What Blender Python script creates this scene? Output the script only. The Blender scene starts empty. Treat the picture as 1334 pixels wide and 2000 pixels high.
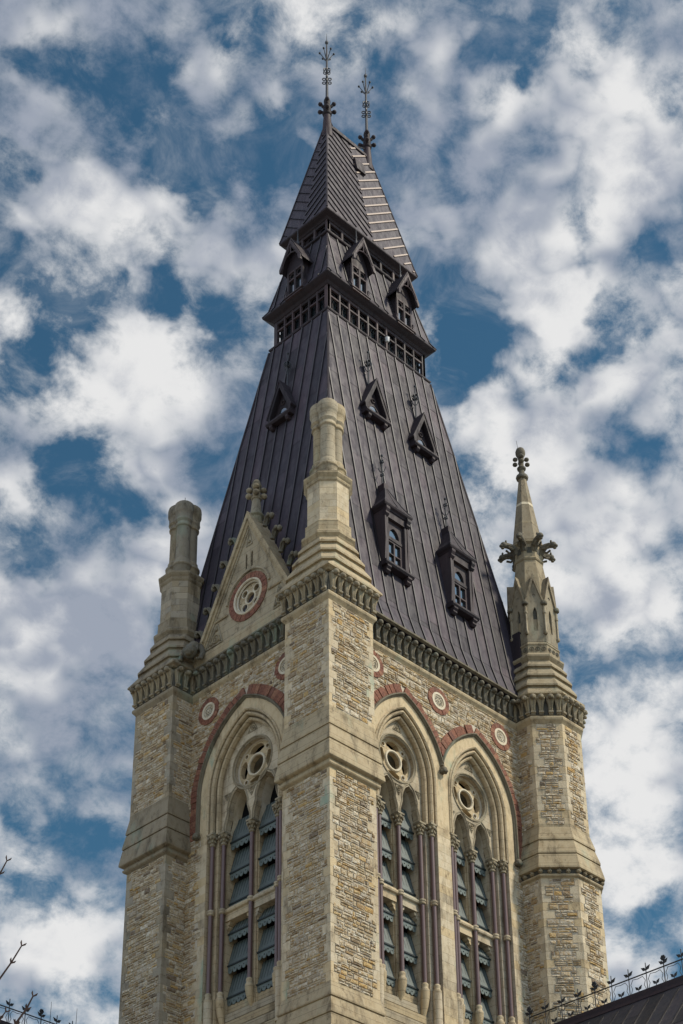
import bpy, bmesh, math, random
from mathutils import Vector, Matrix
from mathutils.geometry import tessellate_polygon
random.seed(7)
R = math.radians
PI = math.pi
scene = bpy.context.scene
COL = scene.collection
ZS = 1.7                      # eye height: modelled heights are measured from the camera's eye

# ------------------------------------------------------------------ camera
cam_d = bpy.data.cameras.new('camera'); cam = bpy.data.objects.new('camera', cam_d); COL.objects.link(cam)
rx = Vector((0.70679, -0.70738, -0.00827)); ux = Vector((-0.34308, -0.35297, 0.87046)); bx = Vector((-0.61867, -0.61239, -0.49217))
cam.matrix_world = Matrix(((rx.x, ux.x, bx.x, -43.9628), (rx.y, ux.y, bx.y, -42.6538), (rx.z, ux.z, bx.z, ZS), (0, 0, 0, 1)))
cam_d.sensor_fit = 'HORIZONTAL'; cam_d.sensor_width = 36; cam_d.lens = 96.8435; cam_d.shift_y = 0.483346
cam_d.clip_start = 0.1; cam_d.clip_end = 6000
scene.camera = cam

# ------------------------------------------------------------------ sky and sun
SUN_DIR = Vector((0.33, -0.60, 0.73)).normalized()
sun_el = math.asin(SUN_DIR.z); sun_az = math.atan2(SUN_DIR.x, SUN_DIR.y)
sd = bpy.data.lights.new('sun', 'SUN'); sd.energy = 4.6; sd.angle = R(7); sd.color = (1.0, 0.90, 0.73)
so = bpy.data.objects.new('sun', sd); COL.objects.link(so); so.location = (30, -60, 80)
so.rotation_euler = SUN_DIR.to_track_quat('Z', 'Y').to_euler()

# patches of cloud (+) and of open blue (-): azimuth, elevation, angular radius, weight
CLOUDS = [(57.1, 44.46, 1.51, -1.1), (51.87, 45.76, 1.14, -0.9), (54.72, 45.93, 0.9, -0.4), (55.59, 40.69, 1.07, -0.8), (53.44, 39.4, 0.93, -0.7), (56.66, 37.91, 0.85, -0.6), (53.8, 51.66, 1.02, -0.6), (57.0, 51.11, 0.87, -0.5), (58.66, 51.34, 0.58, -0.5), (51.31, 50.02, 1.12, -0.75), (48.78, 50.54, 0.89, -0.6), (49.13, 52.85, 0.73, -0.4), (50.53, 48.72, 0.68, -0.7), (49.0, 44.92, 0.92, -0.8), (49.71, 46.23, 0.61, -0.3), (47.36, 49.59, 0.67, -0.6), (52.48, 52.56, 0.58, -0.3), (37.88, 52.61, 0.8, -0.9), (36.03, 51.32, 0.53, -0.8), (35.08, 52.87, 0.65, -0.4), (39.46, 44.67, 1.53, -1.1), (40.66, 46.21, 0.76, -0.8), (38.1, 45.34, 0.69, -0.7), (34.02, 46.61, 0.52, -0.7), (30.94, 46.18, 0.56, -0.7), (36.47, 44.48, 0.69, -0.6), (34.71, 43.28, 0.76, -0.6), (33.4, 43.6, 0.6, -0.4), (38.84, 40.63, 0.62, -0.5), (40.19, 43.52, 0.77, -0.5), (32.12, 40.58, 0.83, -0.4), (34.69, 33.85, 0.54, -0.5), (34.42, 39.29, 0.46, -0.2), (55.56, 27.47, 1.09, -0.55), (54.52, 29.76, 1.41, -0.45), (53.22, 29.36, 0.79, -0.35), (56.32, 29.78, 0.62, -0.2), (33.71, 26.64, 0.77, -0.4), (34.55, 25.29, 0.62, -0.3), (43.53, 53.3, 0.58, -0.3), (42.12, 52.33, 0.73, -0.25), (38.85, 50.33, 0.53, -0.25), (32.73, 51.42, 0.58, -0.2), (57.97, 43.25, 0.9, -0.5), (58.68, 46.41, 0.74, -0.4), (55.03, 50.32, 0.59, -0.3), (58.66, 50.1, 1.09, 0.75), (59.9, 52.81, 1.0, 0.6), (56.34, 52.8, 0.86, 0.3), (54.96, 53.19, 0.87, 0.3), (51.57, 53.15, 0.87, 0.35), (47.45, 53.69, 0.73, 0.6), (48.12, 51.66, 0.74, 0.6), (51.96, 52.19, 0.58, 0.4), (56.75, 48.05, 1.33, 0.8), (54.63, 48.95, 1.19, 0.75), (52.09, 48.42, 1.05, 0.8), (53.32, 47.2, 0.9, 0.75), (58.03, 47.78, 0.89, 0.5), (48.93, 48.56, 0.75, 0.6), (49.54, 47.25, 1.21, 0.6), (47.97, 46.86, 0.76, 0.5), (58.42, 44.83, 0.67, 0.9), (53.02, 43.99, 1.38, 1.0), (54.6, 42.97, 1.38, 0.9), (51.3, 43.79, 1.23, 0.8), (49.75, 42.65, 1.24, 0.7), (56.14, 41.94, 0.91, 0.7), (52.18, 41.48, 1.86, 0.7), (57.47, 39.67, 0.76, 0.6), (50.36, 38.33, 1.57, 0.6), (52.32, 37.77, 1.57, 0.7), (54.93, 36.35, 1.56, 0.9), (56.87, 36.49, 0.92, 0.8), (53.33, 35.68, 1.25, 0.7), (55.1, 34.14, 1.87, 0.5), (55.97, 31.7, 1.87, 0.4), (53.02, 31.59, 1.26, 0.3), (55.71, 25.41, 1.24, 0.7), (54.2, 25.98, 1.25, 0.6), (53.24, 27.14, 0.79, 0.5), (39.4, 53.17, 0.87, 0.7), (38.8, 51.92, 1.03, 0.7), (39.85, 50.87, 0.74, 0.4), (45.5, 50.03, 0.9, 0.7), (46.44, 50.72, 0.6, 0.5), (41.32, 49.96, 1.04, 0.5), (40.27, 48.5, 1.05, 0.7), (36.61, 50.54, 0.74, 0.5), (33.84, 50.43, 1.02, 0.7), (31.14, 51.23, 1.01, 0.6), (31.5, 49.47, 1.74, 0.9), (30.12, 48.59, 1.16, 0.9), (34.52, 49.1, 1.18, 0.6), (37.01, 47.31, 1.35, 0.9), (35.43, 45.87, 1.51, 1.0), (37.37, 44.1, 0.76, 0.6), (34.68, 45.06, 1.21, 0.9), (32.1, 47.56, 1.03, 0.8), (30.69, 43.57, 0.75, 0.8), (32.31, 42.58, 1.21, 0.7), (35.47, 42.29, 1.68, 0.9), (38.37, 42.51, 0.93, 0.7), (37.65, 41.25, 1.39, 0.9), (35.75, 39.88, 1.69, 0.9), (33.86, 38.93, 1.23, 0.8), (35.46, 37.22, 1.7, 0.7), (33.67, 35.95, 1.54, 0.8), (39.85, 39.38, 0.94, 0.5), (32.92, 33.05, 1.54, 0.5), (34.42, 31.3, 1.86, 0.45), (33.1, 30.22, 1.23, 0.4), (34.58, 28.3, 1.24, 0.7), (33.37, 28.03, 0.93, 0.6), (35.21, 25.66, 0.78, 0.4), (40.75, 44.88, 0.61, 0.5), (40.26, 45.6, 0.46, 0.3), (42.83, 47.15, 0.76, 0.3), (43.61, 51.13, 0.89, 0.6), (37.68, 49.35, 0.89, 0.4), (39.17, 48.16, 0.9, 0.4), (33.16, 46.52, 0.89, 0.3), (29.92, 46.41, 0.59, 0.3), (36.35, 52.43, 0.44, 0.1), (33.81, 51.94, 0.72, 0.4), (29.73, 52.28, 0.85, 0.3), (55.18, 34.92, 1.87, 0.4), (55.78, 29.82, 0.62, 0.1), (52.08, 40.11, 1.4, 0.4), (31.99, 39.5, 0.91, 0.4), (33.99, 40.94, 0.92, 0.3)]
STR = 0.1
world = bpy.data.worlds.new('World'); scene.world = world; world.use_nodes = True
nt = world.node_tree; nt.nodes.clear()
def nd(t, tree=None, **kw):
    n = (tree or nt).nodes.new(t)
    for k, v in kw.items(): setattr(n, k, v)
    return n
def lk(a, b, tree=None): (tree or nt).links.new(a, b)
def mth(op, a, b=None, c=None, tree=None, clamp=False):
    n = nd('ShaderNodeMath', tree, operation=op); n.use_clamp = clamp
    for i, x in enumerate((a, b, c)):
        if x is None: continue
        if isinstance(x, (int, float)): n.inputs[i].default_value = x
        else: lk(x, n.inputs[i], tree)
    return n.outputs[0]
def build_sky():
    out = nd('ShaderNodeOutputWorld'); bg = nd('ShaderNodeBackground'); bg.inputs[1].default_value = STR
    lk(bg.outputs[0], out.inputs[0])
    sky = nd('ShaderNodeTexSky', sky_type='NISHITA', sun_disc=False, sun_elevation=sun_el, sun_rotation=sun_az)
    sky.air_density = 1.0; sky.dust_density = 0.4; sky.ozone_density = 2.0
    tc = nd('ShaderNodeTexCoord')
    vec = tc.outputs['Generated']
    def noise(scale, detail, rough, off, dist=0.0):
        mp = nd('ShaderNodeMapping'); mp.inputs['Location'].default_value = off; mp.inputs['Scale'].default_value = (1, 1, 1.25)
        lk(vec, mp.inputs[0])
        n = nd('ShaderNodeTexNoise'); n.inputs['Scale'].default_value = scale; n.inputs['Detail'].default_value = detail
        n.inputs['Roughness'].default_value = rough; n.inputs['Distortion'].default_value = dist
        lk(mp.outputs[0], n.inputs['Vector']); return n
    # warp the direction so that the patches get ragged cloud edges
    wn = noise(14, 3, 0.55, (3, 1, 2)); wn2 = noise(46, 3, 0.6, (7, 4, 1))
    def centred(n, amt):
        s = nd('ShaderNodeVectorMath', operation='SUBTRACT'); lk(n.outputs['Color'], s.inputs[0]); s.inputs[1].default_value = (.5, .5, .5)
        m = nd('ShaderNodeVectorMath', operation='SCALE'); lk(s.outputs[0], m.inputs[0]); m.inputs['Scale'].default_value = amt
        return m.outputs[0]
    a1 = nd('ShaderNodeVectorMath', operation='ADD'); lk(vec, a1.inputs[0]); lk(centred(wn, 0.050), a1.inputs[1])
    a2 = nd('ShaderNodeVectorMath', operation='ADD'); lk(a1.outputs[0], a2.inputs[0]); lk(centred(wn2, 0.030), a2.inputs[1])
    wv = a2.outputs[0]
    acc = None
    for az, el, rad, w in CLOUDS:
        c = (math.cos(R(el)) * math.cos(R(az)), math.cos(R(el)) * math.sin(R(az)), math.sin(R(el)))
        dn = nd('ShaderNodeVectorMath', operation='DISTANCE'); lk(wv, dn.inputs[0]); dn.inputs[1].default_value = c
        mr = nd('ShaderNodeMapRange', interpolation_type='SMOOTHSTEP')
        lk(dn.outputs['Value'], mr.inputs['Value']); mr.inputs['From Min'].default_value = R(rad) * 1.4; mr.inputs['From Max'].default_value = 0.0
        mr.inputs['To Min'].default_value = 0.0; mr.inputs['To Max'].default_value = w
        acc = mr.outputs[0] if acc is None else mth('ADD', acc, mr.outputs[0])
    acc = mth('MAXIMUM', mth('MINIMUM', acc, 1.1), -0.95)
    def low(o):
        """broad billows; o shifts the lookup, so that two lookups tell the lit side of a billow from the shaded one"""
        f1 = noise(8, 3, 0.5, (11 + o[0] * 8, 5 + o[1] * 8, 3 + o[2] * 8), 0.2)
        f3 = noise(21, 2, 0.5, (4 + o[0] * 21, 7 + o[1] * 21, 1 + o[2] * 21), 0.0)
        bil = mth('ABSOLUTE', mth('SUBTRACT', f3.outputs['Fac'], .5))
        return mth('ADD', mth('MULTIPLY', mth('SUBTRACT', f1.outputs['Fac'], .5), 1.5), mth('MULTIPLY', mth('SUBTRACT', bil, .08), 2.2))
    d1 = low((0, 0, 0)); d2 = low((.0050, -.0050, .0120))
    f2 = noise(36, 10, 0.68, (2, 9, 6), 0.2)
    det = mth('ADD', d1, mth('MULTIPLY', mth('SUBTRACT', f2.outputs['Fac'], .5), 3.0))
    field = mth('ADD', mth('ADD', mth('MULTIPLY', acc, 1.05), mth('MULTIPLY', det, .95)), -0.24)
    al = nd('ShaderNodeMapRange', interpolation_type='SMOOTHSTEP'); lk(field, al.inputs['Value'])
    al.inputs['From Min'].default_value = -0.86; al.inputs['From Max'].default_value = 0.60
    wi = noise(17, 8, 0.66, (8, 3, 5), 0.8)                             # thin veils across the blue
    wm = nd('ShaderNodeMapRange', interpolation_type='SMOOTHSTEP'); lk(wi.outputs['Fac'], wm.inputs['Value'])
    wm.inputs['From Min'].default_value = .44; wm.inputs['From Max'].default_value = .78; wm.inputs['To Max'].default_value = .5
    alpha = mth('MAXIMUM', al.outputs[0], wm.outputs[0])
    # lit sides of the billows and grey bases
    g = noise(6.5, 4, 0.5, (5, 2, 8), 0.2)
    gs = mth('ADD', mth('ADD', mth('MULTIPLY', g.outputs['Fac'], .62), mth('MULTIPLY', f2.outputs['Fac'], .38)), mth('MULTIPLY', mth('SUBTRACT', d2, d1), .30))
    gm = nd('ShaderNodeMapRange', interpolation_type='SMOOTHSTEP'); lk(gs, gm.inputs['Value'])
    gm.inputs['From Min'].default_value = .37; gm.inputs['From Max'].default_value = .66
    grey = nd('ShaderNodeMix', data_type='RGBA'); lk(gm.outputs[0], grey.inputs['Factor'])
    k = 1 / STR
    grey.inputs[6].default_value = (0.80 * k, 0.80 * k, 0.80 * k, 1); grey.inputs[7].default_value = (0.33 * k, 0.37 * k, 0.45 * k, 1)
    tint = nd('ShaderNodeMix', data_type='RGBA', blend_type='MULTIPLY'); tint.inputs['Factor'].default_value = 1
    lk(sky.outputs[0], tint.inputs[6]); tint.inputs[7].default_value = SKY_TINT
    mx = nd('ShaderNodeMix', data_type='RGBA'); lk(alpha, mx.inputs['Factor']); lk(tint.outputs[2], mx.inputs[6]); lk(grey.outputs[2], mx.inputs[7])
    # gain added to the sky outside the view, to lift the fill light
    dp = nd('ShaderNodeVectorMath', operation='DOT_PRODUCT'); lk(vec, dp.inputs[0]); dp.inputs[1].default_value = (0.548, 0.540, 0.638)
    br = nd('ShaderNodeMapRange', interpolation_type='SMOOTHSTEP'); lk(dp.outputs['Value'], br.inputs['Value'])
    br.inputs['From Min'].default_value = .72; br.inputs['From Max'].default_value = .93; br.inputs['To Min'].default_value = 1.0; br.inputs['To Max'].default_value = 0.0
    gain = nd('ShaderNodeMix', data_type='RGBA'); lk(br.outputs[0], gain.inputs['Factor']); gain.inputs[6].default_value = (1, 1, 1, 1); gain.inputs[7].default_value = (*BACK_SKY, 1)
    sc_ = nd('ShaderNodeVectorMath', operation='MULTIPLY'); lk(mx.outputs[2], sc_.inputs[0]); lk(gain.outputs[2], sc_.inputs[1])
    lk(sc_.outputs[0], bg.inputs[0])
BACK_SKY = (2.35, 2.15, 2.18)  # added brightening of the unseen sky, serving as fill light
SKY_TINT = (0.46, 0.80, 0.80, 1)
build_sky()
vs = scene.view_settings; vs.view_transform = 'Standard'; vs.look = 'None'; vs.exposure = 0.0; vs.gamma = 1.0
try: vs.use_curve_mapping = False
except Exception: pass
scene.cycles.max_bounces = 6; scene.cycles.diffuse_bounces = 3; scene.cycles.glossy_bounces = 3

# ------------------------------------------------------------------ materials
def mat(name, base, rough=0.85, spec=0.3, metal=0.0):
    m = bpy.data.materials.new(name); m.use_nodes = True
    b = m.node_tree.nodes['Principled BSDF']
    b.inputs['Base Color'].default_value = (*base, 1); b.inputs['Roughness'].default_value = rough
    b.inputs['Specular IOR Level'].default_value = spec; b.inputs['Metallic'].default_value = metal
    return m, m.node_tree, b
def ramp(t, fac, stops, interp='LINEAR'):
    n = t.nodes.new('ShaderNodeValToRGB'); n.color_ramp.interpolation = interp
    e = n.color_ramp.elements
    while len(e) < len(stops): e.new(0.5)
    for i, (p, c) in enumerate(stops): e[i].position = p; e[i].color = (*c, 1)
    t.links.new(fac, n.inputs[0]); return n.outputs[0]
def tnoise(t, scale, detail=5, rough=0.6, stretch=(1, 1, 1), off=(0, 0, 0)):
    tc = t.nodes.new('ShaderNodeTexCoord'); mp = t.nodes.new('ShaderNodeMapping'); geo = t.nodes.new('ShaderNodeNewGeometry')
    mp.inputs['Scale'].default_value = stretch; mp.inputs['Location'].default_value = off
    t.links.new(geo.outputs['Position'], mp.inputs[0])
    n = t.nodes.new('ShaderNodeTexNoise'); n.inputs['Scale'].default_value = scale; n.inputs['Detail'].default_value = detail; n.inputs['Roughness'].default_value = rough
    t.links.new(mp.outputs[0], n.inputs['Vector']); return n.outputs['Fac']
def tmix(t, fac, a, b, blend='MIX'):
    n = t.nodes.new('ShaderNodeMix'); n.data_type = 'RGBA'; n.blend_type = blend
    for s, x in ((n.inputs['Factor'], fac), (n.inputs[6], a), (n.inputs[7], b)):
        if isinstance(x, tuple): s.default_value = (*x, 1)
        elif isinstance(x, (int, float)): s.default_value = x
        else: t.links.new(x, s)
    return n.outputs[2]
def island(t):
    return t.nodes.new('ShaderNodeNewGeometry').outputs['Random Per Island']
def bump(t, b, h, strength, dist=0.02):
    n = t.nodes.new('ShaderNodeBump'); n.inputs['Strength'].default_value = strength; n.inputs['Distance'].default_value = dist
    t.links.new(h, n.inputs['Height']); t.links.new(n.outputs[0], b.inputs['Normal'])
def rng(t, x, a, b, lo=0.0, hi=1.0):
    n = t.nodes.new('ShaderNodeMapRange'); n.interpolation_type = 'SMOOTHSTEP'
    t.links.new(x, n.inputs['Value'])
    for k, v in (('From Min', a), ('From Max', b), ('To Min', lo), ('To Max', hi)): n.inputs[k].default_value = v
    return n.outputs[0]

def m_rubble():
    m, t, b = mat('rubble_sandstone', (.4, .33, .22))
    c = ramp(t, island(t), [(0, (.55, .475, .345)), (.10, (.48, .40, .28)), (.2, (.66, .60, .48)), (.32, (.45, .35, .215)), (.38, (.59, .455, .25)), (.43, (.56, .50, .40)),
                            (.54, (.46, .41, .33)), (.62, (.68, .63, .52)), (.74, (.54, .39, .18)), (.78, (.37, .30, .21)), (.81, (.60, .53, .40)), (.91, (.26, .215, .165)), (.935, (.56, .475, .33)), (1, (.66, .61, .50))], 'CONSTANT')
    n = tnoise(t, 9, 6, .65); c = tmix(t, rng(t, n, .38, .66), c, tmix(t, 1.0, c, (.72, .58, .40), 'MULTIPLY'))
    n2 = tnoise(t, 34, 5, .7); c = tmix(t, rng(t, n2, .38, .7, 0, .6), c, tmix(t, 1.0, c, (.66, .57, .44), 'MULTIPLY'))
    n4 = tnoise(t, .55, 4, .6, (1, 1, .6)); c = tmix(t, rng(t, n4, .54, .72, 0, .45), c, tmix(t, 1.0, c, (.60, .57, .53), 'MULTIPLY'))
    t.links.new(c, b.inputs['Base Color']); bump(t, b, tnoise(t, 22, 7, .7, (1, 1, 1.8)), 1.0, .07); return m
def m_ashlar(name, base, var=.16, stain=.5, green=0.0, joints=False):
    m, t, b = mat(name, base)
    d = tuple(x * (1 - var) for x in base); l = tuple(min(1, x * (1 + var)) for x in base)
    warm = (base[0] * 1.03, base[1] * .96, base[2] * .82)
    c = ramp(t, island(t), [(0, d), (.25, base), (.5, warm), (.75, l), (1, (base[0] * .97, base[1] * .99, base[2] * 1.03))])
    n = tnoise(t, 1.7, 7, .70, (1, 1, .35)); c = tmix(t, rng(t, n, .48, .70, 0, stain), c, tmix(t, 1.0, c, (.36, .34, .32), 'MULTIPLY'))
    n3 = tnoise(t, 5, 5, .6, (1, 1, .5), (4, 4, 4)); c = tmix(t, rng(t, n3, .42, .72, 0, .5), c, tmix(t, 1.0, c, (.70, .62, .50), 'MULTIPLY'))
    n5 = tnoise(t, 4.2, 7, .72, (1, 1, .7), (6, 1, 8)); c = tmix(t, rng(t, n5, .55, .70, 0, stain), c, tmix(t, 1.0, c, (.45, .42, .39), 'MULTIPLY'))
    n2 = tnoise(t, 40, 4, .7); c = tmix(t, rng(t, n2, .3, .7, 0, .45), c, tmix(t, 1.0, c, (.72, .70, .66), 'MULTIPLY'))
    if joints:
        # fine bed joints, one about every third of a metre
        geo = t.nodes.new('ShaderNodeNewGeometry'); sp = t.nodes.new('ShaderNodeSeparateXYZ'); t.links.new(geo.outputs['Position'], sp.inputs[0])
        j = mth('FRACT', mth('MULTIPLY', sp.outputs[2], 1 / .36, tree=t), tree=t)
        c = tmix(t, mth('MULTIPLY', mth('LESS_THAN', j, .05, tree=t), .8, tree=t), c, tmix(t, 1.0, c, (.45, .43, .40), 'MULTIPLY'))
    if green:
        g = tnoise(t, .9, 5, .6, (1, 1, .45), (9, 2, 1)); c = tmix(t, rng(t, g, .57, .72, 0, green), c, (.20, .29, .22))
    t.links.new(c, b.inputs['Base Color']); bump(t, b, tnoise(t, 26, 7, .72), .6, .03); return m
def m_roof(name, base, rough=.42, spec=.42):
    m, t, b = mat(name, base, rough, spec)
    c = ramp(t, island(t), [(0, tuple(x * .62 for x in base)), (.5, base), (1, (base[0] * 1.45, base[1] * 1.30, base[2] * 1.25))])
    n = tnoise(t, .8, 6, .65, (1, 1, .4)); c = tmix(t, rng(t, n, .42, .66), c, tmix(t, 1.0, c, (1.25, 1.13, 1.10), 'MULTIPLY'))
    n2 = tnoise(t, 5, 5, .7, (1, 1, .25), (3, 3, 3)); c = tmix(t, rng(t, n2, .48, .72, 0, .55), c, tmix(t, 1.0, c, (.66, .68, .74), 'MULTIPLY'))
    n3 = tnoise(t, 9, 5, .7, (1, 1, .06), (5, 1, 2)); c = tmix(t, rng(t, n3, .54, .76, 0, .5), c, tmix(t, 1.0, c, (1.45, 1.40, 1.38), 'MULTIPLY'))
    t.links.new(c, b.inputs['Base Color'])
    r = rng(t, n2, .3, .7, rough - .08, rough + .14); t.links.new(r, b.inputs['Roughness'])
    bump(t, b, tnoise(t, 2.2, 3, .5), .12, .05); return m
def m_plain(name, base, rough=.6, spec=.3, scale=14, lo=.7):
    m, t, b = mat(name, base, rough, spec)
    n = tnoise(t, scale, 5, .65); c = tmix(t, rng(t, n, .35, .68), base, tuple(x * lo for x in base))
    c = tmix(t, mth('MULTIPLY', island(t), .30, tree=t), c, tmix(t, 1.0, c, (.6, .6, .6), 'MULTIPLY'))
    t.links.new(c, b.inputs['Base Color']); return m
def m_red():
    m, t, b = mat('red_sandstone', (.3, .12, .08))
    c = ramp(t, island(t), [(0, (.165, .066, .042)), (.3, (.235, .098, .058)), (.6, (.195, .080, .052)), (.85, (.30, .145, .085)), (1, (.135, .058, .044))])
    n = tnoise(t, 12, 6, .75); c = tmix(t, rng(t, n, .42, .64, 0, .85), c, tmix(t, 1.0, c, (.38, .34, .34), 'MULTIPLY'))
    t.links.new(c, b.inputs['Base Color']); bump(t, b, tnoise(t, 26, 6, .7), .8, .04); return m
M = dict(
    rubble=m_rubble(),
    mortar=m_plain('lime_mortar', (.50, .44, .345), .95, .1, 30, .75),
    quoin=m_ashlar('dressed_sandstone', (.47, .395, .275), .17, .80, .75),
    dress=m_ashlar('moulded_sandstone', (.43, .365, .262), .12, .80, .22, True),
    step=m_ashlar('weathered_sandstone', (.34, .288, .200), .14, .90, .30, True),
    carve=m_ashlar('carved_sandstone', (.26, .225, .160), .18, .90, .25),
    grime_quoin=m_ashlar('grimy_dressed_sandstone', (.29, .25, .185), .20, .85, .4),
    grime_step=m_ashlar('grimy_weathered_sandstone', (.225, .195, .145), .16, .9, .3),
    sooty=m_ashlar('blackened_sandstone', (.135, .124, .096), .22, .85, .5),
    soot=m_ashlar('soot_black_stone', (.065, .065, .058), .2, .6, .25),  # backs of gaps and recesses: soot and their shade in one colour
    pale=m_ashlar('pale_limestone', (.56, .51, .41), .05, .3, .0),
    red=m_red(),
    granite=m_plain('polished_red_granite', (.140, .084, .074), .30, .5, 60, .6),
    louver=m_plain('grey_green_painted_wood', (.088, .110, .104), .55, .35, 5, .8),
    apron=m_plain('grey_green_apron_board', (.115, .142, .132), .55, .35, 5, .8),
    louver_dark=m_plain('dark_batten', (.022, .030, .031), .6, .3),
    roof=m_roof('weathered_roof_metal', (.033, .029, .039), .60, .18),
    wing_roof=m_roof('wing_roof_metal', (.020, .021, .028), .48, .3),
    trim=m_roof('roof_trim_metal', (.022, .018, .022), .62, .16),
    frame=m_roof('painted_window_frame', (.042, .034, .038), .62, .18),
    seam=m_plain('dark_seam_metal', (.014, .012, .015), .5, .4),
    edge=m_plain('bright_copper_seam', (.30, .22, .17), .5, .4),  # seams facing the light: their highlight put into the colour
    iron=m_plain('black_wrought_iron', (.018, .020, .024), .5, .4),
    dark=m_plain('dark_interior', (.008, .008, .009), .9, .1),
    bark=m_plain('twig_bark', (.085, .055, .045), .85, .2, 18, .7),
    wood=m_plain('trunk_bark', (.10, .08, .065), .9, .2, 20, .5),
    lead=m_plain('lead_flashing', (.42, .45, .48), .5, .4),
    white=m_plain('white_plastic', (.6, .6, .6), .4, .4),
)
gm, gt, gb = mat('window_glass', (.012, .018, .022), .04, .9); gb.inputs['IOR'].default_value = 2.1; M['glass'] = gm
def m_ground():
    m, t, b = mat('lawn_and_paving', (.1, .12, .06), .95, .1)
    n = tnoise(t, .05, 6, .6); c = ramp(t, n, [(.30, (.07, .09, .035)), (.38, (.10, .11, .05)), (.42, (.27, .25, .22)), (1, (.31, .29, .26))])
    t.links.new(c, b.inputs['Base Color']); return m
M['ground'] = m_ground()

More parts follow.
